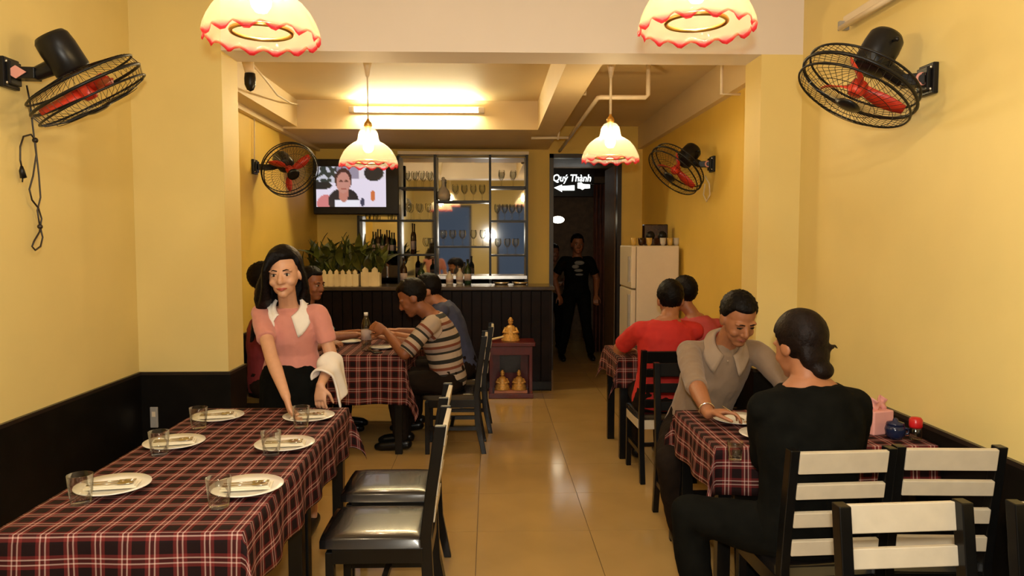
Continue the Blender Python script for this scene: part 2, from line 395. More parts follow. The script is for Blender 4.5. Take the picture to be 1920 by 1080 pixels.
# corridor behind the doorway
CX0, CX1, CY = .30, 2.1, 13.4
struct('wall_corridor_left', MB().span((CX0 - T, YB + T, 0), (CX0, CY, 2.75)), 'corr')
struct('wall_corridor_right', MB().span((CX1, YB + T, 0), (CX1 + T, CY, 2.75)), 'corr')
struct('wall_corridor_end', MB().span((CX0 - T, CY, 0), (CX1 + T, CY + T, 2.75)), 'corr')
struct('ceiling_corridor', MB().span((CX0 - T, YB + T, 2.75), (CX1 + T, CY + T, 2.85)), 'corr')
df = struct('door_1', MB().span((DX0, YB - .015, 0), (DX0 + .05, YB + T, DH)).span((DX1 - .05, YB - .015, 0), (DX1, YB + T, DH)).span((DX0, YB - .015, DH - .05), (DX1, YB + T, DH)), 'trimdark', label='dark frame of the back doorway')
# glass door leaf standing open along the right side of the passage
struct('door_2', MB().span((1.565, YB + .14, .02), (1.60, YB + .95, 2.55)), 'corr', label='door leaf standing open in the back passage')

# ------------------------------------------------------------ ceiling tube, added fill light, pipes, security camera, batten
tl = thing('fluorescent_light', 'bright fluorescent tube fixed in the back ceiling recess', 'light', (-.72, RY - .06, 2.9))
MB().box((0, .035, 0), (1.34, .05, .06)).build('batten', 'white', tl, bevel=.006)
MB().tube([(-.6, -.012, -.005), (.6, -.012, -.005)], .016, 12).build('tube', 'tube', tl, True)
for s in (-1, 1): MB().box((s * .625, -.005, -.005), (.03, .05, .045)).build('tube_holder', 'white', tl)
cl_ = thing('added_fill_light', 'long fill light added over the front tables, out of view', 'light', (-.1, .6, HC))  # unseen fixture, added to fill the front room with light
MB().box((0, 0, -.02), (.14, 1.26, .04)).build('batten', 'white', cl_, bevel=.004)
MB().box((0, 0, -.048), (.12, 1.2, .016)).build('fill_glow', 'fill_glow', cl_, bevel=.003)
def pipe(pts, r, label):
    o = MB().tube(pts, r, 10).build('conduit_pipe', 'pipe', None, True, loc=pts[0]); return tag(o, label, 'pipe')
p0, p1 = at(1215, 183, 5.9), at(1122, 184, 5.9)
zc = p0.z
pipe([(p0.x, 5.9, HR - .002), (p0.x, 5.9, zc + .02), (p0.x - .02, 5.9, zc), (p1.x + .02, 5.9, zc), (p1.x, 5.92, zc), (p1.x, 9.15, zc - .03)], .018, 'cream bent pipe under the right ceiling bay, running to the doorway')
a_, b_ = at(1038, 176, 6.4), at(1098, 177, 6.4); pipe([a_, b_, V((b_.x, 6.4, HR))], .012, 'short cream pipe crossing under the ceiling beam')
a_, b_ = at(996, 259, 7.9), at(1066, 258, 7.9); pipe([a_, b_], .014, 'short cream pipe nearest the bar under the beam')
a_, b_ = at(1046, 262, 7.85), at(1050, 236, 7.85); pipe([a_, b_], .010, 'small upright cream pipe below the beam near the bar')
a_, b_, c_ = at(1353, 126, 5.3), at(1353, 176, 5.3), at(1388, 177, 5.3); pipe([V((a_.x, 5.3, HR)), b_, c_], .011, 'thin cream pipe dropping beside the right pillar')
sc = at(469, 152, 5.15)
t = thing('security_camera', 'small black security camera on the left ledge', 'camera', sc)
MB().lathe([(.001, -.07), (.022, -.058), (.036, -.025), (.038, .015), (.034, .05), (.001, .055)], 20).build('dome', 'metal_black', t, True)
MB().tube([(0, 0, .05), (-.02, .02, .14)], [.03, .04], 12).build('bracket', 'pipe', t, True)
tag(MB().tube([sc + V((-.01, .05, .14)), at(497, 148, 5.5), at(520, 178, 6.2), at(545, 193, 7.0), at(560, 196, 7.5)], .008, 6).build('camera_cable', 'pipe', None, True, loc=sc), 'pale cable sagging along the left ledge from the security camera', 'cable')
q0, q1 = atx(1585, 48, XR - .035), atx(1752, -22, XR - .035); zb = q0.z
t = thing('wall_batten_light', 'unlit grey tube light fixed high on the right wall', 'light', (XR - .035, (q0.y + q1.y) / 2, zb))
L = q0.y - q1.y
MB().box((.01, 0, .02), (.05, L, .05)).build('batten', 'pipe', t, bevel=.006)
MB().tube([(-.035, -L / 2 + .02, -.02), (-.035, L / 2 - .02, -.02)], .014, 10).build('tube', 'pipe', t, True)
for s in (-1, 1): MB().box((-.015, s * (L / 2 - .012), -.005), (.05, .024, .045)).build('tube_holder', 'greyplastic', t)
# small plate on the pillar's wainscot
c_ = at(290, 782, YP - e); t = thing('wall_socket', 'small pale grey socket plate low on the left pillar', 'socket', c_)
MB().box((0, -.006, 0), (.046, .012, .125)).build('plate', 'greyplastic', t, bevel=.004)
MB().box((0, -.0135, .02), (.02, .003, .03)).build('rocker', 'pipe', t)

# ------------------------------------------------------------ pendant lamps
def make_lamp(label, p, zceil, rod=False):
    """ruffled glass pendant; p is the centre of the rim"""
    t = thing('pendant_lamp', label, 'lamp', p, 0, 'ruffled glass pendant lamps')
    R = .2
    prof = [(.97, .012), (1.0, .0), (.985, .03), (.93, .065), (.84, .10), (.70, .132), (.52, .158), (.40, .172), (.355, .19), (.345, .215), (.31, .24), (.22, .262), (.10, .272)]
    n = 72; vs = []; fs = []
    for k, (rr, z) in enumerate(prof):
        wv = max(0, 1 - z / .085)
        for i in range(n):
            th = 2 * PI * i / n; r_ = rr * R * (1 + .035 * wv * math.sin(14 * th)); zz = z + .011 * wv * math.sin(14 * th + 1.3) + .004 * math.sin(14 * th) * (z < .17)
            vs.append((r_ * math.cos(th), r_ * math.sin(th), zz))
    for k in range(len(prof) - 1):
        for i in range(n): fs.append((k * n + i, k * n + (i + 1) % n, (k + 1) * n + (i + 1) % n, (k + 1) * n + i))
    mb = MB(); mb.add(vs, fs); mb.build('shade', 'shade', t, True)
    MB().ring((0, 0, .03), V((.105, 0, 0)), V((0, .105, 0)), .008, 40, 8).build('inner_ring', 'brass', t, True)
    MB().lathe([(.001, .095), (.02, .10), (.034, .12), (.036, .14), (.026, .17), (.016, .195), (.014, .215), (.001, .22)], 20).build('bulb', 'bulb', t, True)
    MB().lathe([(.02, .21), (.022, .275), (.03, .278), (.026, .30), (.012, .315), (.008, .33), (.001, .332)], 16).build('socket_cap', 'brass', t, True)
    h = zceil - p[2]
    MB().tube([(0, 0, .33), (0, 0, h)], .009 if rod else .005, 8).build('rod' if rod else 'cord', 'pipe', t, True)
    MB().lathe([(.012, h - .26), (.022, h - .2), (.045, h - .10), (.05, h - .02), (.05, h)], 16).build('canopy', 'pipe', t, True)
    return t
make_lamp('pink-edged pendant lamp hanging over the left laid table, cut by the picture top', at(491, 76, 2.74), HC)
make_lamp('pink-edged pendant lamp above the right tables, cut by the picture top', at(1305, 58, 2.66), HC)
make_lamp('pendant lamp in front of the television', at(691, 312, 5.3), HR)
make_lamp('pendant lamp hanging before the dark doorway', at(1144, 303, 5.3), HR, True)

# ------------------------------------------------------------ wall fans
def make_fan(label, c, front, wall, arm_to, badge, cord=None):
    """c: centre of the cage; front: way it blows; wall: bracket point on the wall"""
    t = thing('wall_fan', label, 'fan', wall, 0, 'black wall fans'); R = .25
    x, y, z = basis(front); w_ = wall; sgn = 1 if w_.x < 0 else -1
    # cage: rim, front wires, rear wires
    mb = MB(); mb.ring(c, x * R, y * R, .0075, 56, 6); mb.ring(c + z * .05, x * R * .985, y * R * .985, .005, 56, 6); mb.ring(c - z * .045, x * R * .97, y * R * .97, .005, 56, 6)
    mb.build('cage_rim', 'metal_black', t, True, world=True)
    mb = MB()
    for k in range(48):
        th = 2 * PI * k / 48; d = x * math.cos(th) + y * math.sin(th)
        mb.tube([c + d * R + z * .01, c + d * R * .93 + z * .062, c + d * R * .6 + z * .085, c + d * .05 + z * .09], .0013, 3, False)
        mb.tube([c + d * R - z * .01, c + d * R * .93 - z * .055, c + d * R * .5 - z * .075, c + d * .06 - z * .08], .0013, 3, False)
    for rr in (.45, .75): mb.ring(c + z * (.091 - .012 * rr), x * R * rr, y * R * rr, .0016, 40, 4)
    mb.build('cage_wires', 'metal_black', t, False, world=True)
    MB().lathe([(.001, .088), (.05, .09), (.055, .097), (.03, .104), (.001, .105)], 24, c, (x, y, z)).build('badge', 'metal_black', t, True, world=True)
    # blades
    hub = MB().lathe([(.001, -.02), (.034, -.018), (.036, .03), (.025, .045), (.001, .047)], 20, c, (x, y, z)).build('hub', 'redplastic', t, True, world=True)
    for k in range(3):
        a0 = 2 * PI * k / 3 + .5; vs = []; n = 7
        for i in range(n):
            f = i / (n - 1); rr = .03 + (R * .86 - .03) * f; wd = .5 * math.sin(PI * min(.93, .25 + f * .68)) * (1.1 - .35 * f)
            for s_, tz in ((-1, .018), (1, -.018)):
                th = a0 + s_ * wd * .62 + .25 * f; vs.append(c + (x * math.cos(th) + y * math.sin(th)) * rr + z * (tz * (1.2 - .4 * f)))
        mb = MB(); mb.add(vs, [(2 * i, 2 * i + 1, 2 * i + 3, 2 * i + 2) for i in range(n - 1)])
        o = mb.build('blade', 'redplastic', t, True, world=True); sm = o.modifiers.new('thick', 'SOLIDIFY'); sm.thickness = .003
    # motor behind
    mc = c - z * .085
    mo = MB().lathe([(.001, .01), (.06, .008), (.076, -.008), (.078, -.11), (.074, -.155), (.062, -.172), (.001, -.175)], 28, mc, (x, y, z)).build('motor', 'metal_black', t, True, world=True)
    mb = MB(); kz = mc - z * .12
    mb.tube([kz + x * .074, kz + x * .1], .006, 8).ball(kz + x * .104, .011); mb.build('oscillation_knob', 'metal_black', t, True, world=True)
    # bracket
    n_ = V((sgn, 0, 0)); mb = MB(); mb.box(w_ + n_ * .012, (.024, .11, .13)); mb.box(w_ + n_ * .032, (.02, .08, .10)); mb.build('wall_plate', 'metal_black', t, False, .004, world=True)
    mb = MB(); e_ = mc - z * .05; mid = V((e_.x * .45 + w_.x * .55, (e_.y + w_.y) / 2, w_.z)); mb.bar(w_ + n_ * .03, w_ + (mid - w_) * 1.15, .075, .05); mb.tube([w_ + (mid - w_) * 1.05, e_], [.03, .04], 10)
    mb.build('arm', 'metal_black', t, False, .004, world=True)
    vw = (V((0, 0, CZ)) - w_); f_ = V((0, -1, 0))
    bc = w_ + (mid - w_) * .55 + f_ * .041
    if badge == 'diamond': MB().prism([(-.045, 0), (0, -.028), (.045, 0), (0, .028)], V((1, 0, 0)), V((0, 0, 1)), V((0, -.003, 0)), bc).build('arm_badge', 'pinkpaper', t, world=True)
    else: MB().ring(bc, V((.022, 0, 0)), V((0, 0, .022)), .006, 24, 6).build('arm_badge', 'pinkpaper', t, True, world=True)
    for dx in (-.02, .02):
        for dz in (-.045, .045): MB().ball(w_ + n_ * .026 + V((0, -.0, dz)) + V((0, dx * 2, 0)), .007, 8, 6).build('screw', 'chrome', t, True, world=True)
    return t
def facing(p, a, b_, tow): # direction given relative to the line of sight: right, up, towards the viewer
    r_ = (p - CAM).normalized(); rt = r_.cross(V((0, 0, 1))).normalized(); up = rt.cross(r_)
    return (rt * a + up * b_ - r_ * tow).normalized()
w1 = atx(12, 138, XL); c1 = at(162, 168, w1.y + .06)
make_fan('black wall fan over the left laid table, tipped steeply down', c1, facing(c1, .52, -.84, .10), w1, None, 'diamond')
w2 = atx(1746, 150, XR); c2 = at(1610, 162, w2.y + .06)
make_fan('black wall fan with a ringed arm high on the right wall before the pillar', c2, facing(c2, -.42, -.78, .40), w2, None, 'ring')
w3 = atx(475, 313, XL); c3 = at(543, 318, w3.y + .02)
make_fan('wall fan beside the television on the left wall of the back room', c3, facing(c3, .33, -.42, .85), w3, None, 'ring')
w4 = atx(1338, 308, XR); c4 = at(1268, 317, w4.y + .02)
make_fan('wall fan on the right wall above the fridge side of the back room', c4, facing(c4, -.58, -.66, .46), w4, None, 'ring')
# hanging cord with plug under the left fan
def pts_wall(l, off): return [atx(x, y, XL + off) for x, y in l]
t = thing('fan_cord', 'brown power cord looped and knotted under the left front fan', 'cord', atx(62, 235, XL + .03))
MB().tube(pts_wall([(50, 160), (56, 190), (60, 225), (64, 258), (68, 290), (62, 330), (55, 355), (60, 375), (72, 390), (78, 410), (74, 435), (64, 452), (60, 462), (66, 469), (76, 462), (80, 445), (74, 420), (70, 395), (76, 370), (73, 330), (68, 285), (66, 262), (58, 252), (44, 256), (38, 275), (38, 300), (41, 315)], .03), .0042, 6).build('cable', 'trimdark', t, True, world=True)
MB().ball(atx(66, 263, XL + .03), .013).build('knot', 'trimdark', t, True, world=True)
MB().ball(atx(75, 425, XL + .03), .012).build('knot', 'trimdark', t, True, world=True)
pg = atx(41, 320, XL + .03)
MB().tube([pg + V((0, 0, .02)), pg, pg - V((0, -.01, .03))], [.006, .012, .014], 8).tube([pg - V((0, -.004, .03)), pg - V((0, 0, .05))], .003, 6).build('plug', 'metal_black', t, True, world=True)
tag(MB().tube([atx(1322, 330, XR - .05), atx(1330, 345, XR - .03), atx(1331, 365, XR - .02), atx(1325, 378, XR - .02), atx(1319, 365, XR - .02), atx(1322, 345, XR - .03)], .006, 6).build('fan_cord', 'pipe', None, True, loc=atx(1325, 350, XR - .03)), 'pale cord looped under the fan near the fridge', 'cord')
tag(MB().tube([atx(477, 310, XL + .02), atx(477, 215, XL + .02)], .006, 6).build('fan_cord', 'pipe', None, True, loc=atx(477, 260, XL + .02)), 'straight cord running up the wall from the fan by the television', 'cord')
# ------------------------------------------------------------ bar, shelves, tv
BY, BH, BX = 7.9, 1.12, .66
bar = thing('bar_counter', 'dark plank-fronted bar counter across the back', 'bar', ((XL + BX) / 2, BY, 0))
MB().span((XL + .02, BY + .03, 0), (BX - .02, BY + .5, BH - .04)).build('body', 'darkwood', bar, world=True)
pw = .105; n = int((BX - XL - .02) / pw); pm = MB().box((0, 0, 0), (pw - .006, .03, BH - .05)).mesh('plank', False)
for k in range(n):
    o = link('plank', pm, 'darkwood', bar, .004, V((XL + .02 + pw * (k + .5), BY + .014 + .004 * (k % 2), (BH - .05) / 2)) - bar.location)
MB().span((BX - .02, BY, 0), (BX, BY + .5, BH - .05)).build('end_panel', 'darkwood', bar, world=True)
MB().span((XL + .02, BY - .05, BH - .04), (BX + .03, BY + .55, BH)).build('countertop', 'counter', bar, bevel=.008, world=True)
MB().span((XL + .02, BY - .02, .02), (BX, BY + .0, .1)).build('kick_board', 'black', bar, world=True)

SY = 8.95
def sx(x): return at(x, 400, SY).x
def sz(y): return at(850, y, SY).z
sh = thing('display_shelf', 'black framed mirror-backed glass shelf behind the bar', 'shelf', (sx(830), SY, 0))
posts = [(672, 404, 531), (747, 292, 531), (816, 290, 531), (919, 290, 531), (988, 290, 531)]
for x, y0, y1 in posts: MB().span((sx(x) - .014, SY - .02, BH - .2), (sx(x) + .014, SY + .2, sz(y0))).build('post', 'metal_black', sh, world=True)
boards = [(672, 816, 413), (747, 816, 352), (672, 816, 478), (816, 919, 377), (816, 919, 463), (919, 988, 350), (919, 988, 414), (919, 988, 479)]
for a_, b_, y in boards: MB().span((sx(a_) + .014, SY, sz(y) - .012), (sx(b_) - .014, SY + .2, sz(y) + .008)).build('shelf_board', 'metal_black', sh, world=True)
MB().span((sx(747), SY - .03, sz(290)), (sx(988) + .02, SY + .2, sz(284))).build('top_rail', 'pipe', sh, world=True)
MB().span((sx(816), SY - .03, sz(520) - .02), (sx(988), SY + .2, sz(517))).build('bottom_rail', 'chrome', sh, world=True)
for (a_, b_, y0, y1) in ((672, 747, 405, 531), (747, 816, 292, 531), (816, 919, 292, 531), (919, 988, 292, 531)):
    MB().span((sx(a_), SY + .2, BH - .2), (sx(b_), SY + .21, sz(y0))).build('mirror_panel', 'mirror', sh, world=True)
# stemware
wg = MB().lathe([(.032, 0), (.032, .003), (.006, .007), (.0045, .02), (.0045, .075), (.012, .085), (.03, .11), (.036, .14), (.033, .175), (.030, .185), (.028, .185), (.031, .172), (.034, .14), (.028, .112), (.010, .09), (.001, .088)], 16).mesh('wine_glass')
tb = MB().lathe([(.030, 0), (.034, .09), (.0325, .09), (.029, .008), (.001, .006)], 16).mesh('tumbler')
rows = [('top shelf left bay', 352, [762, 776, 790, 804], wg), ('middle shelf left bay', 413, [765, 784, 802], wg), ('lower shelf left bay', 478, [797, 808], wg),
        ('upper shelf middle bay', 377, [853, 870, 887, 904], wg), ('lower shelf middle bay', 463, [829, 847, 866, 887, 905], wg),
        ('top shelf right bay', 350, [941, 963], wg), ('second shelf right bay', 414, [933, 947, 961, 975], wg), ('third shelf right bay', 479, [934, 952, 968], wg), ('shelf beside the television', 413, [688, 702, 730], tb)]
for nm, y, xl, me in rows:
    for i, x in enumerate(xl):
        o = link('wine_glass' if me is wg else 'tumbler', me, 'glass', None, 0, (sx(x), SY + .08 + .03 * (i % 2), sz(y) + .009))
        if me is wg: o.scale = (1.1, 1.1, 1.05)
        tag(o, 'glass number %s from the left on the %s' % (['one', 'two', 'three', 'four', 'five'][i], nm), 'glass', 'glasses on the display shelf')
def bottle(x, y, Y, h, r, m, label, z=None):
    p = at(x, y, Y); p.z = z if z is not None else p.z
    t = thing('bottle', label, 'bottle', p, 0, 'bottles behind the bar')
    MB().lathe([(r * .9, 0), (r, .01), (r, h * .55), (r * .85, h * .63), (r * .35, h * .74), (r * .32, h * .93), (.001, h * .93)], 16).build('body', m, t, True)
    MB().lathe([(r * .38, h * .92), (r * .38, h), (.001, h)], 12).build('cap', 'trimdark', t, True)
    MB().lathe([(r * 1.01, h * .15), (r * 1.01, h * .42)], 16).build('paper_label', 'label', t, True)
for i, (x, h, m, ds) in enumerate([(700, .27, 'green_b', 'dark green bottle nearest the plants on the lower shelf'), (709, .3, 'brown_b', 'tall brown bottle second from the plants on the lower shelf'), (717, .24, 'green_b', 'short green bottle third from the plants on the lower shelf'),
                                (726, .29, 'brown_b', 'brown bottle fourth from the plants on the lower shelf'), (735, .26, 'green_b', 'green bottle by the post on the lower shelf'), (774, .37, 'brown_b', 'tall black bottle alone in the left bay')]):
    bottle(x, 478, SY + .09, h, .024, m, ds, sz(478) + .009)
for x, h, m, ds in [(757, .3, 'brown_b', 'dark bottle standing low behind the bar left of the bay post'), (843, .16, 'white_b', 'small pale bottle on the bar ledge'), (862, .2, 'white_b', 'rounded pale bottle on the bar ledge'), (877, .28, 'green_b', 'dark bottle on the bar ledge with its cap up'), (790, .24, 'green_b', 'green bottle behind the striped diner on the bar ledge')]:
    bottle(x, 530, BY + .4, h, .04, m, ds, BH)
for x, ds in ((940, 'silver tray left of two on the bar end'), (975, 'silver tray right of two on the bar end')):
    p = at(x, 532, BY + .35); tag(MB().lathe([(.001, 0), (.07, 0), (.09, .03), (.087, .03), (.068, .006), (.001, .006)], 24).build('bar_tray', 'chrome', None, True, loc=None), ds, 'tray').location = (p.x, p.y, BH)
# decanter in the middle bay
t = thing('decanter', 'white round-bellied decanter on the upper shelf of the middle bay', 'decanter', (sx(831), SY + .05, sz(377) + .009))
MB().lathe([(.05, 0), (.07, .03), (.075, .08), (.05, .14), (.02, .17), (.018, .22), (.028, .24), (.001, .24)], 20).build('body', 'white_b', t, True)
MB().ball((0, 0, .26), .022).build('stopper', 'white_b', t, True)

# television
a_, b_ = at(586, 298, 8.75), at(748, 402, 8.75); tvw, tvh = b_.x - a_.x, a_.z - b_.z
tv = thing('television', 'black wall television showing a film scene, left of the shelves', 'television', ((a_.x + b_.x) / 2, 8.75, b_.z))
MB().span((-tvw / 2, 0, 0), (tvw / 2, .07, tvh)).build('casing', 'metal_black', tv, bevel=.01)
MB().span((-.2, .07, tvh * .3), (.2, .45, tvh * .7)).build('wall_mount', 'metal_black', tv)
ax0, az1 = at(592, 312, 8.745), at(724, 388, 8.745)
NX, NZ = 66, 38; vs, fs, cols = [], [], []
def pic(u, v): # u 0..1 left to right, v 0..1 top to bottom; a dim crowd, one figure in dark clothes facing out
    c = (.75, .68, .80)
    def el(cx, cy, rx, ry): return ((u - cx) / rx) ** 2 + ((v - cy) / ry) ** 2 < 1
    if v < .42 and u < .30: c = (.03, .04, .035) if noise.noise(V((u * 14, v * 9, 0))) < .12 else (.55, .55, .62)
    if el(.08, .47, .15, .10): c = (.02, .02, .02)
    if el(.13, .92, .12, .22): c = (.62, .20, .20)
    if u > .30 and v < .3: c = (.30, .26, .34) if u < .62 else (.72, .66, .72)
    if el(.83, .16, .14, .20): c = (.02, .02, .02)
    if el(.39, .85, .22, .32) and abs(u - .39) > .05: c = (.02, .018, .022)
    if v > .84 and .27 < u < .62: c = (.80, .78, .86)
    if el(.39, .68, .07, .2): c = (.50, .20, .15)
    if el(.39, .32, .125, .28): c = (.05, .02, .02)
    if el(.39, .40, .10, .26): c = (.52, .24, .19)
    if el(.355, .36, .028, .022) or el(.43, .36, .028, .022): c = (.12, .04, .03)
    if el(.39, .55, .035, .018): c = (.30, .06, .05)
    if el(.81, .72, .035, .13): c = (.60, .16, .05)
    if el(.66, .88, .03, .1) : c = (.05, .05, .09)
    return c
for j in range(NZ + 1):
    for i in range(NX + 1):
        vs.append((ax0.x + (az1.x - ax0.x) * i / NX - tv.location.x, -.003, ax0.z + (az1.z - ax0.z) * j / NZ - tv.location.z)); cols.append(pic(i / NX, j / NZ))
for j in range(NZ):
    for i in range(NX): q = j * (NX + 1) + i; fs.append((q, q + NX + 1, q + NX + 2, q + 1))
mb = MB(); mb.add(vs, fs); me = mb.mesh('screen', False); at_ = me.color_attributes.new('pic', 'FLOAT_COLOR', 'POINT')
for i, c in enumerate(cols): at_.data[i].color = (*c, 1)
link('screen', me, 'tvpic', tv)

# planters and plants on the bar
def planter(x0, x1, y0, label, picket):
    a_, b_ = at(x0, y0, BY + .08), at(x1, 535, BY + .08); h = a_.z - BH
    t = thing('planter', label, 'planter', ((a_.x + b_.x) / 2, BY + .15, BH)); wd = b_.x - a_.x
    MB().span((-wd / 2, -.07, .0), (wd / 2, .07, h * .72)).build('box', 'planter', t, bevel=.004)
    MB().span((-wd / 2 + .01, -.06, h * .7), (wd / 2 - .01, .06, h * .74)).build('soil', 'soil', t)
    k = picket; pwid = wd / k
    for i in range(k):
        u = -wd / 2 + pwid * (i + .5); MB().prism([(-pwid * .32, 0), (pwid * .32, 0), (pwid * .32, h * .86), (0, h), (-pwid * .32, h * .86)], V((1, 0, 0)), V((0, 0, 1)), V((0, .008, 0)), (u, -.079, 0)).build('picket', 'planter', t)
    return t
planter(602, 672, 505, 'cream picket-fence planter box on the bar', 6)
planter(676, 712, 500, 'cream two-panel planter box right of the picket planter', 2)
lf = MB(); NS = 6
for i in range(NS + 1):
    f = i / NS; wd = .032 * math.sin(PI * (f * .92 + .06)) ; lf.v += [V((-wd, -.12 * f * f, .2 * f - .05 * f * f)), V((0, -.12 * f * f - .008, .2 * f - .05 * f * f)), V((wd, -.12 * f * f, .2 * f - .05 * f * f))]
for i in range(NS):
    k = 3 * i; lf.f += [(k, k + 1, k + 4, k + 3), (k + 1, k + 2, k + 5, k + 4)]
lm = lf.mesh('leaf')
def plant(x, y, Y, z, nl, h, label, seed):
    rnd = random.Random(seed); p = at(x, y, Y); p.z = z
    t = thing('leafy_plant', label, 'plant', p, 0, 'plants on the bar')
    mb = MB()
    for k in range(5): mb.tube([(0, 0, 0), (rnd.uniform(-.06, .06), rnd.uniform(-.04, .04), h * rnd.uniform(.5, .8))], .004, 5)
    mb.build('stem', 'leaf', t, True)
    for k in range(nl):
        o = link('leaf', lm, None, t, 0, (rnd.uniform(-.1, .1), rnd.uniform(-.05, .05), h * rnd.uniform(.0, .62)))
        o.rotation_euler = (rnd.uniform(-.9, .5), rnd.uniform(-.5, .5), rnd.uniform(0, 6.28)); s_ = rnd.uniform(1.0, 1.6); o.scale = (s_, s_, s_)
lm.materials.append(M['leaf'])
for i, (x, ds) in enumerate([(598, 'leafy plant furthest left on the bar against the wall'), (612, 'leafy plant over the left end of the picket planter'), (640, 'leafy plant in the middle of the picket planter'), (666, 'leafy plant over the right end of the picket planter'), (700, 'leafy plant in the two-panel planter')]):
    plant(x, 505, BY + .15, BH + (.13 if i else .02), 26, .30 if i < 4 else .12, ds, i)

# ------------------------------------------------------------ altar
AY = 7.52; a_ = at(918, 750, AY); b_ = at(998, 750, AY); aw = b_.x - a_.x; ah = at(950, 642, AY).z
al = thing('altar', 'small red wooden floor altar in front of the bar', 'altar', ((a_.x + b_.x) / 2, AY, 0))
MB().span((-aw / 2 - .01, -.02, 0), (aw / 2 + .01, .32, .05)).build('base', 'redwood', al, bevel=.006)
for s in (-1, 1): MB().span((s * aw / 2 - .03 * (s > 0), 0, .05), (s * aw / 2 + .03 * (s < 0), .3, ah - .04)).build('side_panel', 'redwood', al)
MB().span((-aw / 2 + .03, .28, .05), (aw / 2 - .03, .3, ah - .04)).build('back_panel', 'redwood', al)
MB().span((-aw / 2 - .03, -.03, ah - .04), (aw / 2 + .03, .32, ah)).build('top', 'redwood', al, bevel=.006)
MB().span((-aw / 2 + .03, .0, ah - .13), (aw / 2 - .03, .02, ah - .04)).build('frieze', 'redwood', al)
MB().span((-.11, .262, .22), (.11, .28, .45)).build('picture_panel', 'trimdark', al)
MB().span((-aw / 2 + .05, .02, .05), (aw / 2 - .05, .18, .075)).build('ledge', 'pinkstone', al)
def figure(x, y, z, h, label):
    t = thing('gold_figurine', label, 'figurine', V((al.location.x + x, AY + y, z)), 0, 'gold altar figures')
    MB().lathe([(.40 * h, 0), (.40 * h, .07 * h), (.36 * h, .09 * h), (.37 * h, .20 * h), (.29 * h, .30 * h), (.24 * h, .42 * h), (.23 * h, .54 * h), (.16 * h, .64 * h), (.07 * h, .69 * h), (.001, .71 * h)], 14).build('robe', 'gold', t, True)
    MB().ball((0, 0, .79 * h), .105 * h).build('head', 'gold', t, True)
    MB().lathe([(.1 * h, .84 * h), (.12 * h, .88 * h), (.05 * h, 1.0 * h), (.001, 1.02 * h)], 10).build('hat', 'gold', t, True)
    mb = MB()
    for s in (-1, 1): mb.tube([(s * .2 * h, 0, .55 * h), (s * .3 * h, -.1 * h, .38 * h), (s * .08 * h, -.24 * h, .36 * h)], [.07 * h, .07 * h, .05 * h], 8)
    mb.build('arms', 'gold', t, True)
figure(-.085, .09, .075, .20, 'gold seated figurine on the left inside the altar')
figure(.085, .09, .075, .20, 'gold seated figurine on the right inside the altar')
figure(-.0, .13, ah, .24, 'gold standing statue on top of the altar')
p = at(932, 634, AY + .05); tag(MB().tube([p + V((-.09, 0, -.02)), p + V((.07, 0, .015))], .011, 8).build('incense_stick_box', 'planter', None, True, loc=p), 'pale stick lying slanted on the altar top left', 'stick')

# ------------------------------------------------------------ fridge and what stands on it
FY0, FY1, FX0, FX1, FH = 7.2, 7.85, 1.375, 1.84, 1.555
fr = thing('refrigerator', 'white two-door refrigerator standing by the right wall', 'fridge', ((FX0 + FX1) / 2, (FY0 + FY1) / 2, 0))
MB().span((FX0 + .05, FY0, .03), (FX1, FY1, FH)).build('body', 'fridge', fr, bevel=.012, world=True)
d1 = MB().span((FX0, FY0 + .004, 1.14), (FX0 + .046, FY1 - .004, FH)).build('door', 'fridge', fr, bevel=.01, world=True)
d2 = MB().span((FX0, FY0 + .004, .05), (FX0 + .046, FY1 - .004, 1.125)).build('door', 'fridge', fr, bevel=.01, world=True)
MB().span((FX0 - .02, FY0 + .05, 1.2), (FX0, FY0 + .09, 1.45)).build('handle', 'greyplastic', d1, world=False).location = -fr.location
MB().span((FX0 - .02, FY0 + .05, .7), (FX0, FY0 + .09, 1.08)).build('handle', 'greyplastic', d2, world=False).location = -fr.location
for sx0 in (FX0 + .08, FX1 - .05):
    for sy0 in (FY0 + .05, FY1 - .05): MB().lathe([(.02, 0), (.02, .03), (.001, .03)], 10, (sx0, sy0, 0)).build('foot', 'metal_black', fr, world=True)
p = at(1228, 445, FY0 + .4); t = thing('radio', 'dark boxy radio on top of the fridge', 'radio', (p.x, FY0 + .4, FH))
MB().span((-.12, -.06, .0), (.12, .06, .215)).build('case', 'brown_b', t, bevel=.01)
for s in (-1, 1): MB().lathe([(.045, 0), (.045, .006), (.001, .008)], 18, (s * .06, -.06, .1), (V((1, 0, 0)), V((0, 0, 1)), V((0, -1, 0)))).build('speaker', 'metal_black', t, True)
cupm = MB().lathe([(.022, 0), (.035, .02), (.042, .07), (.038, .07), (.03, .02), (.001, .012)], 16).mesh('cup')
for x, m, ds in ((1188, 'amber_cup', 'yellow cup at the left end of the fridge top'), (1202, 'brown_b', 'brown cup second from left on the fridge top'), (1217, 'amber_cup', 'yellow cup before the radio on the fridge top'), (1243, 'white_b', 'pale cup right of the radio on the fridge'), (1256, 'amber_cup', 'yellow cup second from right on the fridge top'), (1268, 'white_b', 'pale cup at the right end of the fridge top')):
    p = at(x, 455, FY0 + .2); o = link('cup', cupm.copy(), m, None, 0, (p.x, FY0 + .2, FH)); o.scale = (.75, .75, 1.1); tag(o, ds, 'cup', 'cups on the fridge')

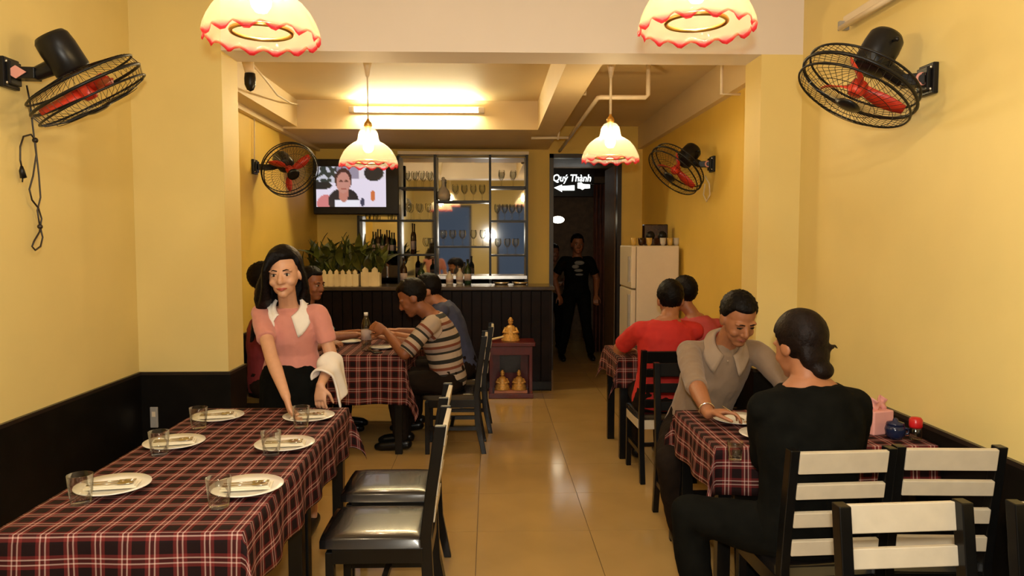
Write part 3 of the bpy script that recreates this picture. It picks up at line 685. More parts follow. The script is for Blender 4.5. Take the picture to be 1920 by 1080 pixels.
# ------------------------------------------------------------ lit sign in the passage
SGY = 11.9; a_ = at(1033, 308, SGY); b_ = at(1114, 368, SGY)
sg = thing('lit_sign', 'hanging black sign with white lit lettering Quý Thành and an arrow', 'sign', ((a_.x + b_.x) / 2, SGY, b_.z)); sw_, shh = b_.x - a_.x, a_.z - b_.z
MB().span((-sw_ / 2, 0, 0), (sw_ / 2, .05, shh)).build('board', 'metal_black', sg)
for s in (-1, 1): MB().tube([(s * sw_ * .4, .025, shh), (s * sw_ * .4, .025, 2.75 - b_.z)], .006, 6).build('hanger', 'metal_black', sg)
cu = bpy.data.curves.new('lettering', 'FONT'); cu.body = 'Quý Thành'; cu.size = .2; cu.extrude = .004; cu.offset = .002; cu.align_x = 'CENTER'; cu.shear = .15
to = bpy.data.objects.new('tmp', cu); C.objects.link(to); dg = bpy.context.evaluated_depsgraph_get(); dg.update()
me = bpy.data.meshes.new_from_object(to.evaluated_get(dg)); bpy.data.objects.remove(to)
xsv = [v.co.x for v in me.vertices]; k = (at(1108, 340, SGY).x - at(1037, 340, SGY).x) / (max(xsv) - min(xsv))
o = link('lettering', me, 'signlight', sg, 0, (at(1072, 340, SGY).x - sg.location.x, -.006, at(1072, 340, SGY).z - b_.z)); o.rotation_euler = (PI / 2, 0, 0); o.scale = (k, k * 1.15, 1)
def sgp(l): return [(at(x, y, SGY).x - sg.location.x, at(x, y, SGY).z - b_.z) for x, y in l]
MB().prism(sgp([(1039, 352), (1054, 346), (1053, 349), (1077, 347.5), (1077, 357), (1053, 357), (1054, 360)]), V((1, 0, 0)), V((0, 0, 1)), V((0, -.008, 0))).build('arrow', 'signlight', sg)
MB().prism(sgp([(1083, 343), (1090, 342), (1093, 345), (1106, 346), (1106, 353), (1096, 353.5), (1092, 356), (1088, 353.5), (1083, 353)]), V((1, 0, 0)), V((0, 0, 1)), V((0, -.008, 0))).build('small_mark', 'signlight', sg)
# passage: curtain, lamp
t = thing('passage_curtain', 'brown curtain hanging down the right side of the passage', 'curtain', (1.5, 10.6, 0)); vs, fs = [], []
for i in range(41):
    for z in (0.012, 2.4): vs.append((-.02 + .30 * i / 40, .05 * math.sin(i * .9), z))
mb = MB(); mb.add(vs, [(2 * i, 2 * i + 2, 2 * i + 3, 2 * i + 1) for i in range(40)]); o = mb.build('fabric', 'curtain', t, True); s_ = o.modifiers.new('t', 'SOLIDIFY'); s_.thickness = .004
MB().tube([(-.06, 0, 2.41), (.60, 0, 2.41)], .012, 8).build('rail', 'trimdark', t, True)
p = at(1046, 412, 11.4); t = thing('passage_lamp', 'small pale wall lamp glowing at the left of the passage', 'lamp', p)
MB().ell((0, 0, 0), V((.1, 0, 0)), V((0, .06, 0)), V((0, 0, .055))).build('globe', 'corrlamp', t, True)
MB().tube([(0, 0, 0), (CX0 - p.x + .01, 0, .02)], .012, 8).build('arm', 'metal_black', t, True)

# ------------------------------------------------------------ chairs
def make_chair(label, loc, rz, slat='slat', rail='black'):
    """front faces +Y, origin on the floor under the seat centre"""
    t = thing('dining_chair', label, 'chair', loc, rz, 'black dining chairs with slatted backs')
    W, D, S, H = .38, .42, .45, .89; lg = .034
    for s in (-1, 1):
        x = s * (W / 2 - lg / 2)
        MB().bar((x, D / 2 - .03, 0), (x, D / 2 - .03, S - .05), lg, lg, V((0, 1, 0))).build('leg', 'black', t, bevel=.003)
        mb = MB(); yb = -D / 2 + .02; pts = [(yb - .055, 0), (yb - .01, .22), (yb, S), (yb - .02, .62), (yb - .06, H)]
        secs = [(V((x, y_, z_)), None, None) for y_, z_ in pts]; k = len(mb.v)
        for y_, z_ in pts:
            dd = .022 if z_ else .018
            mb.v += [V((x - lg / 2, y_ - dd, z_)), V((x + lg / 2, y_ - dd, z_)), V((x + lg / 2, y_ + dd, z_)), V((x - lg / 2, y_ + dd, z_))]
        for j in range(len(pts) - 1):
            for i in range(4): mb.f.append((4 * j + i, 4 * j + (i + 1) % 4, 4 * j + 4 + (i + 1) % 4, 4 * j + 4 + i))
        mb.f += [(3, 2, 1, 0), (16, 17, 18, 19)]
        mb.build('leg', 'black', t, bevel=.003)
    for s in (-1, 1): MB().span((s * (W / 2 - .008) - .011, -D / 2 + .03, S - .095), (s * (W / 2 - .008) + .003, D / 2 - .04, S - .035)).build('seat_rail', rail, t, bevel=.002)
    MB().span((-W / 2 + .03, D / 2 - .045, S - .095), (W / 2 - .03, D / 2 - .02, S - .035)).build('seat_rail', 'black', t, bevel=.002)
    MB().span((-W / 2 + .03, -D / 2 + .0, S - .095), (W / 2 - .03, -D / 2 + .02, S - .035)).build('seat_rail', rail, t, bevel=.002)
    for s in (-1, 1): MB().span((s * (W / 2 - .017) - .01, -D / 2 + .0, .18), (s * (W / 2 - .017) + .01, D / 2 - .04, .21)).build('stretcher', 'black', t)
    MB().span((-W / 2 + .02, -.012, .182), (W / 2 - .02, .012, .208)).build('stretcher', 'black', t)
    # cushion: softly crowned pad
    mb = MB(); N = 14
    for j in range(N + 1):
        for i in range(N + 1):
            u, v_ = -1 + 2 * i / N, -1 + 2 * j / N; cr = (1 - abs(u) ** 5) * (1 - abs(v_) ** 5); q = 1 - .03 * (abs(u * v_) ** 3)
            mb.v.append(V((u * W / 2 * 1.02 * q, v_ * D / 2 * q + .015, S - .006 + .016 * cr ** .6)))
    for j in range(N):
        for i in range(N): a_ = j * (N + 1) + i; mb.f.append((a_, a_ + 1, a_ + N + 2, a_ + N + 1))
    edge = [i for i in range(N + 1)] + [(j + 1) * (N + 1) - 1 for j in range(1, N + 1)] + [N * (N + 1) + i for i in range(N - 1, -1, -1)] + [j * (N + 1) for j in range(N - 1, 0, -1)]
    k = len(mb.v); mb.v += [V((mb.v[i].x, mb.v[i].y, S - .036)) for i in edge]; m_ = len(edge)
    for i in range(m_): mb.f.append((edge[i], k + i, k + (i + 1) % m_, edge[(i + 1) % m_]))
    mb.f.append(tuple(k + i for i in range(m_)))
    mb.build('seat', 'leather', t, True)
    # back slats
    for z_, h_ in ((.845, .078), (.74, .055), (.635, .055), (.53, .055)):
        f = (z_ - .62) / (H - .62); y_ = -D / 2 + .02 - (.02 + .04 * f if f > 0 else .02 * (z_ - S) / .17); dy = .04 / .27 if f > 0 else .1
        MB().box((0, y_ - .017, z_), (W - lg * 2 + .004, .02, h_), (V((1, 0, 0)), V((0, 1, dy)).normalized(), V((0, -dy, 1)).normalized())).build('back_slat', slat, t, bevel=.003)
    return t
ch = make_chair('empty black chair nearest the viewer on the right of the laid table', (-.44, 3.02, 0), PI / 2)
dup(ch, (-.46, 3.54, 0), PI / 2, 'empty black chair beside the far half of the laid table')
dup(ch, (1.195, 2.74, 0), math.radians(3), 'slatted chair under the person in black')
dup(ch, (1.61, 2.76, 0), math.radians(-3), 'empty slatted chair by the right wall next to the person in black')
dup(ch, (1.135, 1.71, 0), PI + math.radians(3), 'slatted chair in the right foreground turned to the viewer, cut by the frame')
dup(ch, (1.60, 1.70, 0), PI + math.radians(-2), 'slatted chair at the right picture edge, barely in frame')
make_chair('dark-slatted chair under the man in the grey shirt', (1.15, 4.06, 0), PI, 'black', 'black')
c2_ = make_chair('chair with dark slats and a pale seat rail under the man in red', (1.17, 5.06, 0), math.radians(2), 'black', 'slat')
dup(c2_, (1.57, 5.22, 0), math.radians(0), 'chair under the person in rose pink')
c3_ = make_chair('chair under the man in the striped shirt', (-.29, 5.72, 0), PI / 2, 'slat', 'black')
dup(c3_, (-.24, 6.32, 0), PI / 2, 'chair under the man in navy blue')
dup(ch, (-1.72, 5.66, 0), -PI / 2, 'chair under the person hidden behind the waitress')
dup(ch, (-1.70, 6.34, 0), -PI / 2, 'chair under the man in teal')

# ------------------------------------------------------------ tables and cloths
def make_table(label, x0, x1, y0, y1):
    t = thing('dining_table', label, 'table', ((x0 + x1) / 2, (y0 + y1) / 2, 0), 0, 'black dining tables'); a, b_ = (x1 - x0) / 2, (y1 - y0) / 2
    MB().box((0, 0, .733), (2 * a, 2 * b_, .03)).build('tabletop', 'black', t, bevel=.004)
    for sx_ in (-1, 1):
        for sy_ in (-1, 1): MB().box((sx_ * (a - .04), sy_ * (b_ - .04), .359), (.055, .055, .718)).build('leg', 'black', t, bevel=.003)
    for s in (-1, 1):
        MB().box((0, s * (b_ - .035), .675), (2 * a - .13, .02, .085)).build('apron', 'black', t)
        MB().box((s * (a - .035), 0, .675), (.02, 2 * b_ - .13, .085)).build('apron', 'black', t)
def make_cloth(label, x0, x1, y0, y1, dl, dr, dn, df, seed, wave=.012):
    """cloth with its own overhang per side: left, right, near, far"""
    a0, a1, b0, b1 = x0 - .006, x1 + .006, y0 - .006, y1 + .006; cell = .026
    def axis(lo, hi, d0, d1):
        n0, n1, nm = max(1, round(d0 / cell)), max(1, round(d1 / cell)), round((hi - lo) / cell)
        return [lo - d0 + d0 * i / n0 for i in range(n0)] + [lo + (hi - lo) * i / nm for i in range(nm)] + [hi + d1 * i / n1 for i in range(n1 + 1)]
    us, vs_ = axis(a0, a1, dl, dr), axis(b0, b1, dn, df); mb = MB(); uvs = []
    for v_ in vs_:
        for u in us:
            du = a0 - u if u < a0 else (u - a1 if u > a1 else 0); dv = b0 - v_ if v_ < b0 else (v_ - b1 if v_ > b1 else 0)
            sx_ = -1 if u < a0 else 1; sy_ = -1 if v_ < b0 else 1
            x, y = min(max(u, a0), a1), min(max(v_, b0), b1); z = .7535; hp = math.hypot(du, dv); mn = min(du, dv)
            if hp > 0:
                drop = hp
                z -= drop * .985
                if du > 0: x += sx_ * (.004 + .30 * mn + du * .05 + wave * (du / .2) * math.sin(v_ * 21 + seed) )
                if dv > 0: y += sy_ * (.004 + .30 * mn + dv * .05 + wave * (dv / .2) * math.sin(u * 19 + seed * 2))
                if hp < .014: z += .004 * (1 - hp / .014)
            z += .0012 * noise.noise(V((u * 9, v_ * 9, seed)))
            mb.v.append(V((x, y, z))); uvs.append((u, v_))
    n = len(us)
    for j in range(len(vs_) - 1):
        for i in range(n - 1): a_ = j * n + i; mb.f.append((a_, a_ + 1, a_ + n + 1, a_ + n))
    c = V(((x0 + x1) / 2, (y0 + y1) / 2, .7535)); mb.v = [p - c for p in mb.v]
    me = mb.mesh('tablecloth'); uv = me.uv_layers.new(name='UVMap')
    for l in me.loops: uv.data[l.index].uv = uvs[l.vertex_index]
    o = link('tablecloth', me, 'plaid', None, 0, c); s_ = o.modifiers.new('thick', 'SOLIDIFY'); s_.thickness = .0015; s_.offset = 1
    return tag(o, label, 'tablecloth', 'plaid tablecloths')
T1 = (-1.44, -.725, 2.15, 3.77)
make_table('near black table under the laid plaid cloth', T1[0], T1[1], T1[2], 2.95)
make_table('far black table under the laid plaid cloth', T1[0], T1[1], 2.97, T1[3])
make_cloth('maroon plaid tablecloth on the long laid table at left', *T1, .2, .21, .27, .2, 1)
T2 = (-1.40, -.645, 5.53, 6.75)
make_table('black table of the diners before the bar', *T2); make_cloth('plaid tablecloth hanging deep on the diners table before the bar', *T2, .2, .3, .37, .2, 4)
T3 = (.94, 1.85, 5.36, 6.0)
make_table('black table of the man in red', *T3); make_cloth('plaid tablecloth on the table of the man in red', *T3, .19, .015, .22, .2, 7)
T4 = (.935, 1.85, 3.0, 3.66)
make_table('black table between the man in grey and the person in black', *T4); make_cloth('plaid tablecloth between the man in grey and the person in black', *T4, .2, .015, .2, .1, 9)

# ------------------------------------------------------------ place settings
TZ = .757
plm = MB().lathe([(.001, .006), (.07, .006), (.082, .010), (.118, .020), (.121, .022), (.120, .0245), (.085, .0155), (.07, .0105), (.001, .0100)], 40).mesh('plate')
gl = MB().lathe([(.001, 0), (.029, 0), (.031, .004), (.036, .05), (.040, .095), (.0375, .096), (.0335, .05), (.029, .018), (.001, .014)], 28).mesh('water_glass')
npm = MB().box((0, 0, 0), (.075, .165, .007)).box((.012, .0, .006), (.05, .155, .005)).mesh('napkin', False)
def cutlery(fork):
    mb = MB(); mb.bar((0, -.075, 0), (0, .02, .002), .006, .0025, V((0, 0, 1)))
    if fork:
        mb.box((0, .03, .002), (.018, .022, .0022))
        for k in range(4): mb.box((-.0075 + .005 * k, .055, .003), (.0025, .035, .002))
    else: mb.ell((0, .045, .002), V((.0165, 0, 0)), V((0, .028, 0)), V((0, 0, .003)), 14, 6)
    return mb.mesh('fork' if fork else 'spoon')
fkm, spm = cutlery(True), cutlery(False)
sets = [('nearest left', (212, 911), (152, 944)), ('nearest right', (463, 913), (411, 950)), ('middle left', (327, 830), (299, 853)), ('middle right', (534, 833), (509, 853)), ('farthest left', (408, 781), (373, 803)), ('farthest right', (579, 781), (565, 801))]
for nm, pp, gp in sets:
    p = atz(pp[0], pp[1], TZ + .01); q = atz(gp[0], gp[1], TZ)
    tag(link('plate', plm, 'plate', None, 0, (p.x, p.y, TZ - .006)), 'round white plate at the %s place of the laid table' % nm, 'plate', 'plates on the laid table')
    rz = math.radians(-78 + random.uniform(-6, 6))
    o = tag(link('napkin', npm, 'napkin', None, .002, (p.x, p.y, TZ + .0128)), 'folded cream napkin on the %s plate' % nm, 'napkin', 'napkins on the laid table'); o.rotation_euler = (0, 0, rz)
    for me, off, k in ((fkm, -.014, 'fork'), (spm, .012, 'spoon')):
        d = V((math.cos(rz), math.sin(rz), 0)) * (off + .012)
        o = tag(link(k, me, 'steel', None, 0, (p.x + d.x, p.y + d.y, TZ + .0243)), 'steel %s lying on the %s napkin' % (k, nm), k, '%ss on the laid table' % k); o.rotation_euler = (0, 0, rz)
    tag(link('water_glass', gl, 'glass', None, 0, (q.x, q.y, TZ)), 'clear empty tumbler at the %s place of the laid table' % nm, 'glass', 'tumblers on the laid table')
# water bottle and small things on the diners' table
p = at(687, 655, 5.75); t = thing('water_bottle', 'clear plastic water bottle on the diners table before the bar', 'bottle', (p.x, 5.75, TZ))
MB().lathe([(.001, .003), (.036, 0), (.038, .02), (.036, .05), (.038, .08), (.035, .12), (.038, .17), (.036, .21), (.016, .262), (.014, .275), (.001, .276)], 24).build('body', 'bottleplastic', t, True)
MB().lathe([(.0395, .085), (.0395, .165)], 24).build('paper_label', 'label', t, True)
MB().lathe([(.016, .272), (.016, .295), (.001, .296)], 16).build('cap', 'whitecloth', t, True)
for x, y, Y, ds in ((716, 650, 5.85, 'small plate by the striped diner'), (655, 648, 6.2, 'small plate by the man in teal')):
    p = at(x, y, Y); o = tag(link('plate', plm, 'plate', None, 0, (p.x, Y, TZ - .006)), ds, 'plate', 'plates of the diners'); o.scale = (.8, .8, 1)
t = thing('mobile_phone', 'dark phone lying by the water bottle', 'phone', (at(705, 655, 5.66).x, 5.66, TZ), .4)
MB().box((0, 0, .005), (.07, .14, .009)).build('case', 'metal_black', t, bevel=.003)
MB().box((0, 0, .0099), (.062, .128, .0008)).build('glass_face', 'mirror', t)
# right table: plates, bowl, glass, tissues, sauce pot, red-capped bottle
for x, y, ds in ((1385, 786, 'white plate in front of the man in grey'), (1440, 815, 'white plate of the person in black, mostly hidden')):
    p = atz(x, y, TZ + .01); tag(link('plate', plm, 'plate', None, 0, (p.x, p.y, TZ - .006)), ds, 'plate', 'plates of the right pair')
p = atz(1378, 862, TZ); o = tag(link('water_glass', gl, 'glass', None, 0, (p.x, p.y, TZ)), 'tumbler at the table corner by the black sleeve', 'glass'); o.scale = (.8, .8, .75)
p = atz(1645, 812, TZ); t = thing('tissue_pack', 'pink pack of paper tissues standing on the right table', 'tissues', (p.x, p.y, TZ), .3)
MB().span((-.055, -.035, 0), (.055, .035, .105)).build('pack', 'pinkpaper', t, bevel=.006)
mb = MB(); N = 8
for j in range(N + 1):
    for i in range(N + 1): u, v_ = i / N - .5, j / N - .5; mb.v.append(V((u * .09 * (1 + .2 * v_), .02 * math.sin(6 * u) * (v_ + .5) + .006 * math.sin(9 * v_), .1 + (v_ + .5) * .055 + .012 * math.sin(u * 8))))
for j in range(N):
    for i in range(N): a_ = j * (N + 1) + i; mb.f.append((a_, a_ + 1, a_ + N + 2, a_ + N + 1))
mb.build('tissue_sheet', 'pinkpaper', t, True).modifiers.new('t', 'SOLIDIFY').thickness = .002
p = atz(1678, 822, TZ); t = thing('sauce_pot', 'dark blue lidded sauce pot on the right table', 'pot', (p.x, p.y, TZ))
MB().lathe([(.025, 0), (.038, .015), (.042, .04), (.036, .06), (.001, .06)], 20).build('body', 'bluepot', t, True)
MB().lathe([(.038, .06), (.034, .07), (.012, .076), (.01, .085), (.001, .09)], 20).build('lid', 'bluepot', t, True)
MB().tube([(.04, 0, .045), (.06, 0, .04), (.058, 0, .02), (.04, 0, .018)], .005, 8).build('handle', 'bluepot', t, True)
p = atz(1716, 824, TZ); t = thing('sauce_bottle', 'small sauce jar with a red cap by the right wall', 'jar', (p.x, p.y, TZ))
MB().lathe([(.024, 0), (.026, .01), (.026, .045), (.02, .055), (.001, .055)], 18).build('body', 'bottleplastic', t, True)
MB().lathe([(.025, .052), (.027, .06), (.027, .085), (.02, .095), (.001, .097)], 18).build('cap', 'redcap', t, True)
# ------------------------------------------------------------ people
from mathutils.bvhtree import BVHTree
def ik(a, b, l1, l2, pole):
    d = b - a; L = d.length; k = max(1.0, L / (l1 + l2) * 1.001); l1 *= k; l2 *= k; n = d.normalized()
    x = (l1 * l1 - l2 * l2 + L * L) / (2 * L); h = math.sqrt(max(0, l1 * l1 - x * x))
    p = pole - n * pole.dot(n); p = p.normalized() if p.length > 1e-5 else V((0, 0, -1))
    return a + n * x + p * h
def limb(mb, pts, rs, n=14):
    """tapered round limb with ball joints"""
    for i in range(len(pts) - 1): mb.tube([pts[i], pts[i + 1]], [rs[i], rs[i + 1]], n)
    for p, r in zip(pts, rs): mb.ball(p, r * .99, 14, 10)
def bez(a, m, b, t): return a * (1 - t) ** 2 + m * (2 * t * (1 - t)) + b * t * t
def hand(mb, w, d, nrm, side, curl=.45, s=1.0, spread=.12, pinch=False):
    """w wrist, d towards the fingers, nrm out of the palm, side +1 right hand"""
    d = d.normalized(); nrm = (nrm - d * nrm.dot(d)).normalized(); sd = d.cross(nrm) * side    # towards the little finger
    mb.loft([(w - d * .01, sd * .026 * s, nrm * .020 * s), (w + d * .02 * s, sd * .032 * s, nrm * .018 * s), (w + d * .06 * s, sd * .041 * s, nrm * .016 * s), (w + d * .088 * s, sd * .040 * s, nrm * .012 * s)], 14)
    for k, (off, ln) in enumerate(((-.030, .070), (-.010, .080), (.011, .075), (.030, .058))):
        p = w + d * .085 * s + sd * off * s; dr = (d + sd * (off * spread * 20)).normalized(); a = 0; pts = [p - dr * .01]; rs = [.0088 * s]
        for seg, fr in enumerate((.45, .32, .23)):
            a += curl * (.7 if seg == 0 else 1.0) * (1 + .12 * k)
            v = dr * math.cos(a) + nrm * math.sin(a); p = p + v * ln * s * fr; pts.append(p); rs.append((.0085 - .0007 * (seg + 1)) * s)
        limb(mb, pts, rs, 8)
    p = w + d * .03 * s - sd * .028 * s; t1 = (d * .62 - sd * .62 + nrm * .35).normalized(); t2 = (d * .85 - sd * .15 + nrm * .5).normalized()
    limb(mb, [p, p + t1 * .036 * s, p + t1 * .036 * s + t2 * .032 * s, p + t1 * .036 * s + t2 * .056 * s], [.013 * s, .0105 * s, .0092 * s, .0075 * s], 8)
def head_geo(mb, c, r, f, u, s, fem):
    if fem: u = u * .95
    P = lambda x, y, z: c + r * (x * s) + f * (y * s) + u * (z * s)
    E = lambda p, a, b_, d: mb.ell(P(*p), r * (a * s), f * (b_ * s), u * (d * s), 20, 14)
    E((0, -.012, .034), .073, .092, .086); E((0, .022, -.012), .067, .070, .078)
    E((0, .034, -.058), .050 if fem else .055, .054, .050); E((0, .058, -.092), .026 if fem else .032, .03, .023)
    for k in (-1, 1):
        E((k * .036, .058, -.034), .024, .026, .024); E((k * .074, -.008, -.008), .010, .026, .032)
        E((k * .03, .072, .021), .026, .016, .009)
    mb.tube([P(0, .083, .012), P(0, .097, -.012), P(0, .105, -.028)], [.008 * s, .0105 * s, .013 * s], 10); mb.ball(P(0, .101, -.031), .0135 * s)
    for k in (-1, 1): mb.ball(P(k * .012, .092, -.034), .0085 * s)
    E((0, .080, -.066), .022, .012, .012)
def face_parts(root, c, r, f, u, s, lip, browm, closed=False):
    P = lambda x, y, z: c + r * (x * s) + f * (y * s) + u * (z * s); o_ = root.location
    for k in (-1, 1):
        e = MB().ell(P(k * .030, .078, .001), r * (.0135 * s), f * (.010 * s), u * ((.0035 if closed else .0065) * s), 14, 8).build('eye', 'eyedark' if closed else 'eyewhite', root, True, world=True)
        if not closed: MB().ell(P(k * .030, .0855, .001) - o_, r * (.006 * s), f * (.0035 * s), u * (.006 * s), 10, 6).build('iris', 'eyedark', e, True)
        MB().tube([P(k * .013, .088, .0205), P(k * .03, .0885, .0255), P(k * .046, .080, .020)], [.0025 * s, .003 * s, .0015 * s], 6).build('eyebrow', browm, root, True, world=True)
        MB().tube([P(k * .017, .0865, .0055), P(k * .03, .0885, .0085), P(k * .044, .081, .004)], [.0012 * s, .0018 * s, .001 * s], 6).build('eyelashes', browm, root, True, world=True)
    mb = MB(); mb.tube([P(-.024, .081, -.062), P(-.009, .0925, -.0605), P(0, .0925, -.0625), P(.009, .0925, -.0605), P(.024, .081, -.062)], [.0015 * s, .0042 * s, .0038 * s, .0042 * s, .0015 * s], 8)
    mb.tube([P(-.023, .081, -.063), P(0, .0925, -.0695), P(.023, .081, -.063)], [.0015 * s, .0048 * s, .0015 * s], 8); mb.build('lips', lip, root, True, world=True)
def hair_cap(c, r, f, u, s, hl=.070, nape=-.10, thick=1.06, side=.012, rough=.006, fem=False):
    """scalp hair: ellipsoid cap whose face opening is tucked under the skin"""
    mb = MB(); nu, nv = 56, 36; cc = (0, -.014, .036); rd = (.078 * thick, .098 * thick, .092 * thick)
    for j in range(nv + 1):
        p = -PI / 2 + PI * j / nv
        for i in range(nu):
            t = 2 * PI * i / nu; x, y, z = math.cos(p) * math.cos(t), math.cos(p) * math.sin(t), math.sin(p)
            X, Y, Z = x * rd[0] + cc[0], y * rd[1] + cc[1], z * rd[2] + cc[2]
            lo = hl if Y > .045 else (hl + (side - hl) * min(1, (.045 - Y) / .04) if Y > .005 else (side + (nape - side) * min(1, (.005 - Y) / .05)))
            k = 1.0 if Z > lo else max(.62, 1 - (lo - Z) * 14)
            nz = 1 + (rough * 12) * noise.noise(V((X * 95, Y * 95, Z * 95)))
            if k == 1.0: k *= nz
            mb.v.append(c + (r * (cc[0] + (X - cc[0]) * k) + f * (cc[1] + (Y - cc[1]) * k) + u * (cc[2] + (Z - cc[2]) * k)) * s)
    for j in range(nv):
        for i in range(nu): a = j * nu + i; b_ = j * nu + (i + 1) % nu; mb.f.append((a, b_, b_ + nu, a + nu))
    return mb
def wrinkle(me, amp, fr, seed):
    me.update(); nv = len(me.vertices); ns = [v.normal.copy() for v in me.vertices]
    for v, n in zip(me.vertices, ns): v.co += n * (amp * (noise.noise(v.co * fr + V((seed, 0, 0))) + .5 * noise.noise(v.co * fr * 2.3)))
def person(label, pel, neck, fwd, hd, look, wr, wl, knees, ankles, s=1.0, sex='m', skin='skin_m', shirt='greyshirt', sleeve=.7, leg='trouser', hair='hair', vox=.008,
           poleR=None, poleL=None, sh_fwd=None, roll=0, sw=.178, curlR=.5, curlL=.5, face=False, lip='lip_m', closed=False, hairfn=None, skirt=False, collar=None, handR=None, handL=None, belly=1.0, wide=1.0, hk=1.07, a0=20, cd=.085, hl=.088, band=False, sh_drop=.055, feet=None, shoe='black', neck_h=None):
    fwd = V(fwd).normalized(); pel, neck, hd = V(pel), V(neck), V(hd)
    root = thing('person', label, 'person', (pel.x, pel.y, 0))
    rt = fwd.cross(V((0, 0, 1))).normalized()
    sf = V(sh_fwd).normalized() if sh_fwd else fwd; sr = sf.cross(V((0, 0, 1))).normalized()
    spine = neck - pel; back = -(fwd - spine.normalized() * fwd.dot(spine.normalized())).normalized()
    mid = (pel + neck) / 2 + back * (.05 if spine.z < .53 * s else .02)
    L = spine.length
    fem = sex == 'f'
    prof = [(-.16, .130, .10), (-.08, .165, .12), (.02, .172 if fem else .165, .125), (.2, .150, .112), (.38, .128 if fem else .148, .105 * belly), (.58, .140 if fem else .158, .115 * belly if not fem else .125), (.76, .150 if fem else .168, .112), (.88, .135 if fem else .155, .092), (.955, .085, .072), (1.0, .060, .060)]
    def tors(off):
        secs = []
        for t, a, b_ in prof:
            if t < 0: c = pel + V((0, 0, 1)) * (t * L)
            else: c = bez(pel, mid, neck, t)
            k = max(0, min(1, t)); x = (rt * (1 - k) + sr * k).normalized(); d = (bez(pel, mid, neck, min(1, k + .05)) - bez(pel, mid, neck, max(0, k - .05))).normalized()
            y = d.cross(x).normalized(); x = y.cross(d).normalized(); secs.append((c, x * (a * s * wide + off), y * (b_ * s + off)))
        return secs
    up = (neck - mid).normalized(); S = {}; E = {}; W = {1: V(wr), -1: V(wl)}
    for k in (1, -1):
        S[k] = neck - up * (sh_drop * s) + sr * (k * sw * s)
        pole = {1: poleR, -1: poleL}[k]; pole = V(pole) if pole else (sr * k * .5 + V((0, 0, -1)) - sf * .3)
        E[k] = ik(S[k], W[k], .285 * s, .245 * s, pole)
    H, K, A = {}, {}, {}
    for i, k in enumerate((1, -1)):
        H[k] = pel + rt * (k * .092 * s) - V((0, 0, .01)); K[k] = V(knees[i]); A[k] = V(ankles[i])
    look = V(look).normalized(); hu = V((0, 0, 1)); hr = look.cross(hu).normalized(); hu = hr.cross(look)
    if roll:
        q = Matrix.Rotation(roll, 3, look); hr = q @ hr; hu = q @ hu
    hs = (s ** .5 if s < 1 else s) * hk
    # --- body, one surface
    mb = MB(); mb.loft(tors(0), 24)
    nb = hd - hu * (.085 * hs) - look * .012
    limb(mb, [neck - up * .06, neck + (nb - neck) * .3, nb, hd - hu * .02], [.066 * s, (.050 if fem else .058) * s, (.050 if fem else .056) * s, .05 * s])
    head_geo(mb, hd, hr, look, hu, hs, fem)
    for k in (1, -1):
        lim = [S[k] - sr * k * .06 * s - up * .012, S[k] - sr * k * .022 * s - up * .014, (S[k] + E[k]) / 2, E[k], E[k] + (W[k] - E[k]) * .3, W[k]]; q = .85 if fem else 1
        limb(mb, lim, [.050 * s, .047 * s * q, .046 * s * q, .041 * s * q, .042 * s * q, .026 * s * q])
        d, nrm = ({1: handR, -1: handL}[k]) or ((W[k] - E[k]), V((0, 0, -1)))
        hand(mb, W[k], V(d), V(nrm), k, {1: curlR, -1: curlL}[k], s * (.93 if fem else 1))
        limb(mb, [H[k], H[k] + (K[k] - H[k]) * .5, K[k], K[k] + (A[k] - K[k]) * .35, A[k]], [.086 * s, .074 * s, .055 * s, .054 * s, .036 * s])
        ff = V(feet[0 if k == 1 else 1]) if feet else fwd
        ft = A[k] + V((0, 0, -.04)); limb(mb, [ft - ff * .03, ft + ff * .08, ft + ff * .15 - V((0, 0, .008))], [.028, .028, .02])
    me = remesh(mb, vox, 3); link('body', me, skin, root); me.transform(Matrix.Translation(-root.location))
    # --- shirt
    mb = MB(); mb.loft(tors(.013)[1 if not skirt else 2:9], 24)
    mb.loft([(neck - up * .075, sr * .1 * s, sf * .085 * s), (neck - up * .010, sr * .068 * s, sf * .068 * s)], 20)
    for k in (1, -1):
        q = (.88 if fem else 1) * s; dn = (S[k] - neck).normalized()
        pts = [neck - up * .07 * s, S[k] - sr * k * .008 * s - up * .010, S[k] + (E[k] - S[k]) * .25, S[k] + (E[k] - S[k]) * min(1, sleeve)]; rs = [.062 * q, .064 * q, .063 * q, .060 * q if sleeve <= 1 else .054 * q]
        for i in range(3):
            mb.tube([pts[i], pts[i + 1]], [rs[i], rs[i + 1]], 16)
            if i < 2: mb.ball(pts[i + 1], rs[i + 1] * .99, 16, 10)
        if sleeve > 1:
            mb.ball(E[k], .054 * q, 16, 10); mb.tube([E[k], E[k] + (W[k] - E[k]) * (sleeve - 1)], [.054 * q, (.052 if sleeve < 1.6 else .036) * q], 16)
    me = remesh(mb, max(vox, .007), 3); wrinkle(me, .0045, 13, pel.x * 7)
    bvh = BVHTree.FromPolygons([v.co.copy() for v in me.vertices], [tuple(p.vertices) for p in me.polygons])
    if band:
        at_ = me.attributes.new('band', 'FLOAT', 'POINT')
        for i, v in enumerate(me.vertices):
            best = None
            for k in (1, -1):
                ab = E[k] - S[k]; t = max(.12, min(1.2, (v.co - S[k]).dot(ab) / ab.length_squared)); dd = (v.co - S[k] - ab * t).length - .03
                if best is None or dd < best[0]: best = (dd, t * ab.length)
            t2 = max(-.2, min(1.1, (v.co - pel).dot(spine) / L / L)); d2 = (v.co - bez(pel, mid, neck, max(0, min(1, t2)))).length - .1
            side = (v.co - pel).dot(fwd); at_.data[i].value = 2 + (best[1] + .03 if best[0] < d2 else (1 - t2) * L + side * .12)
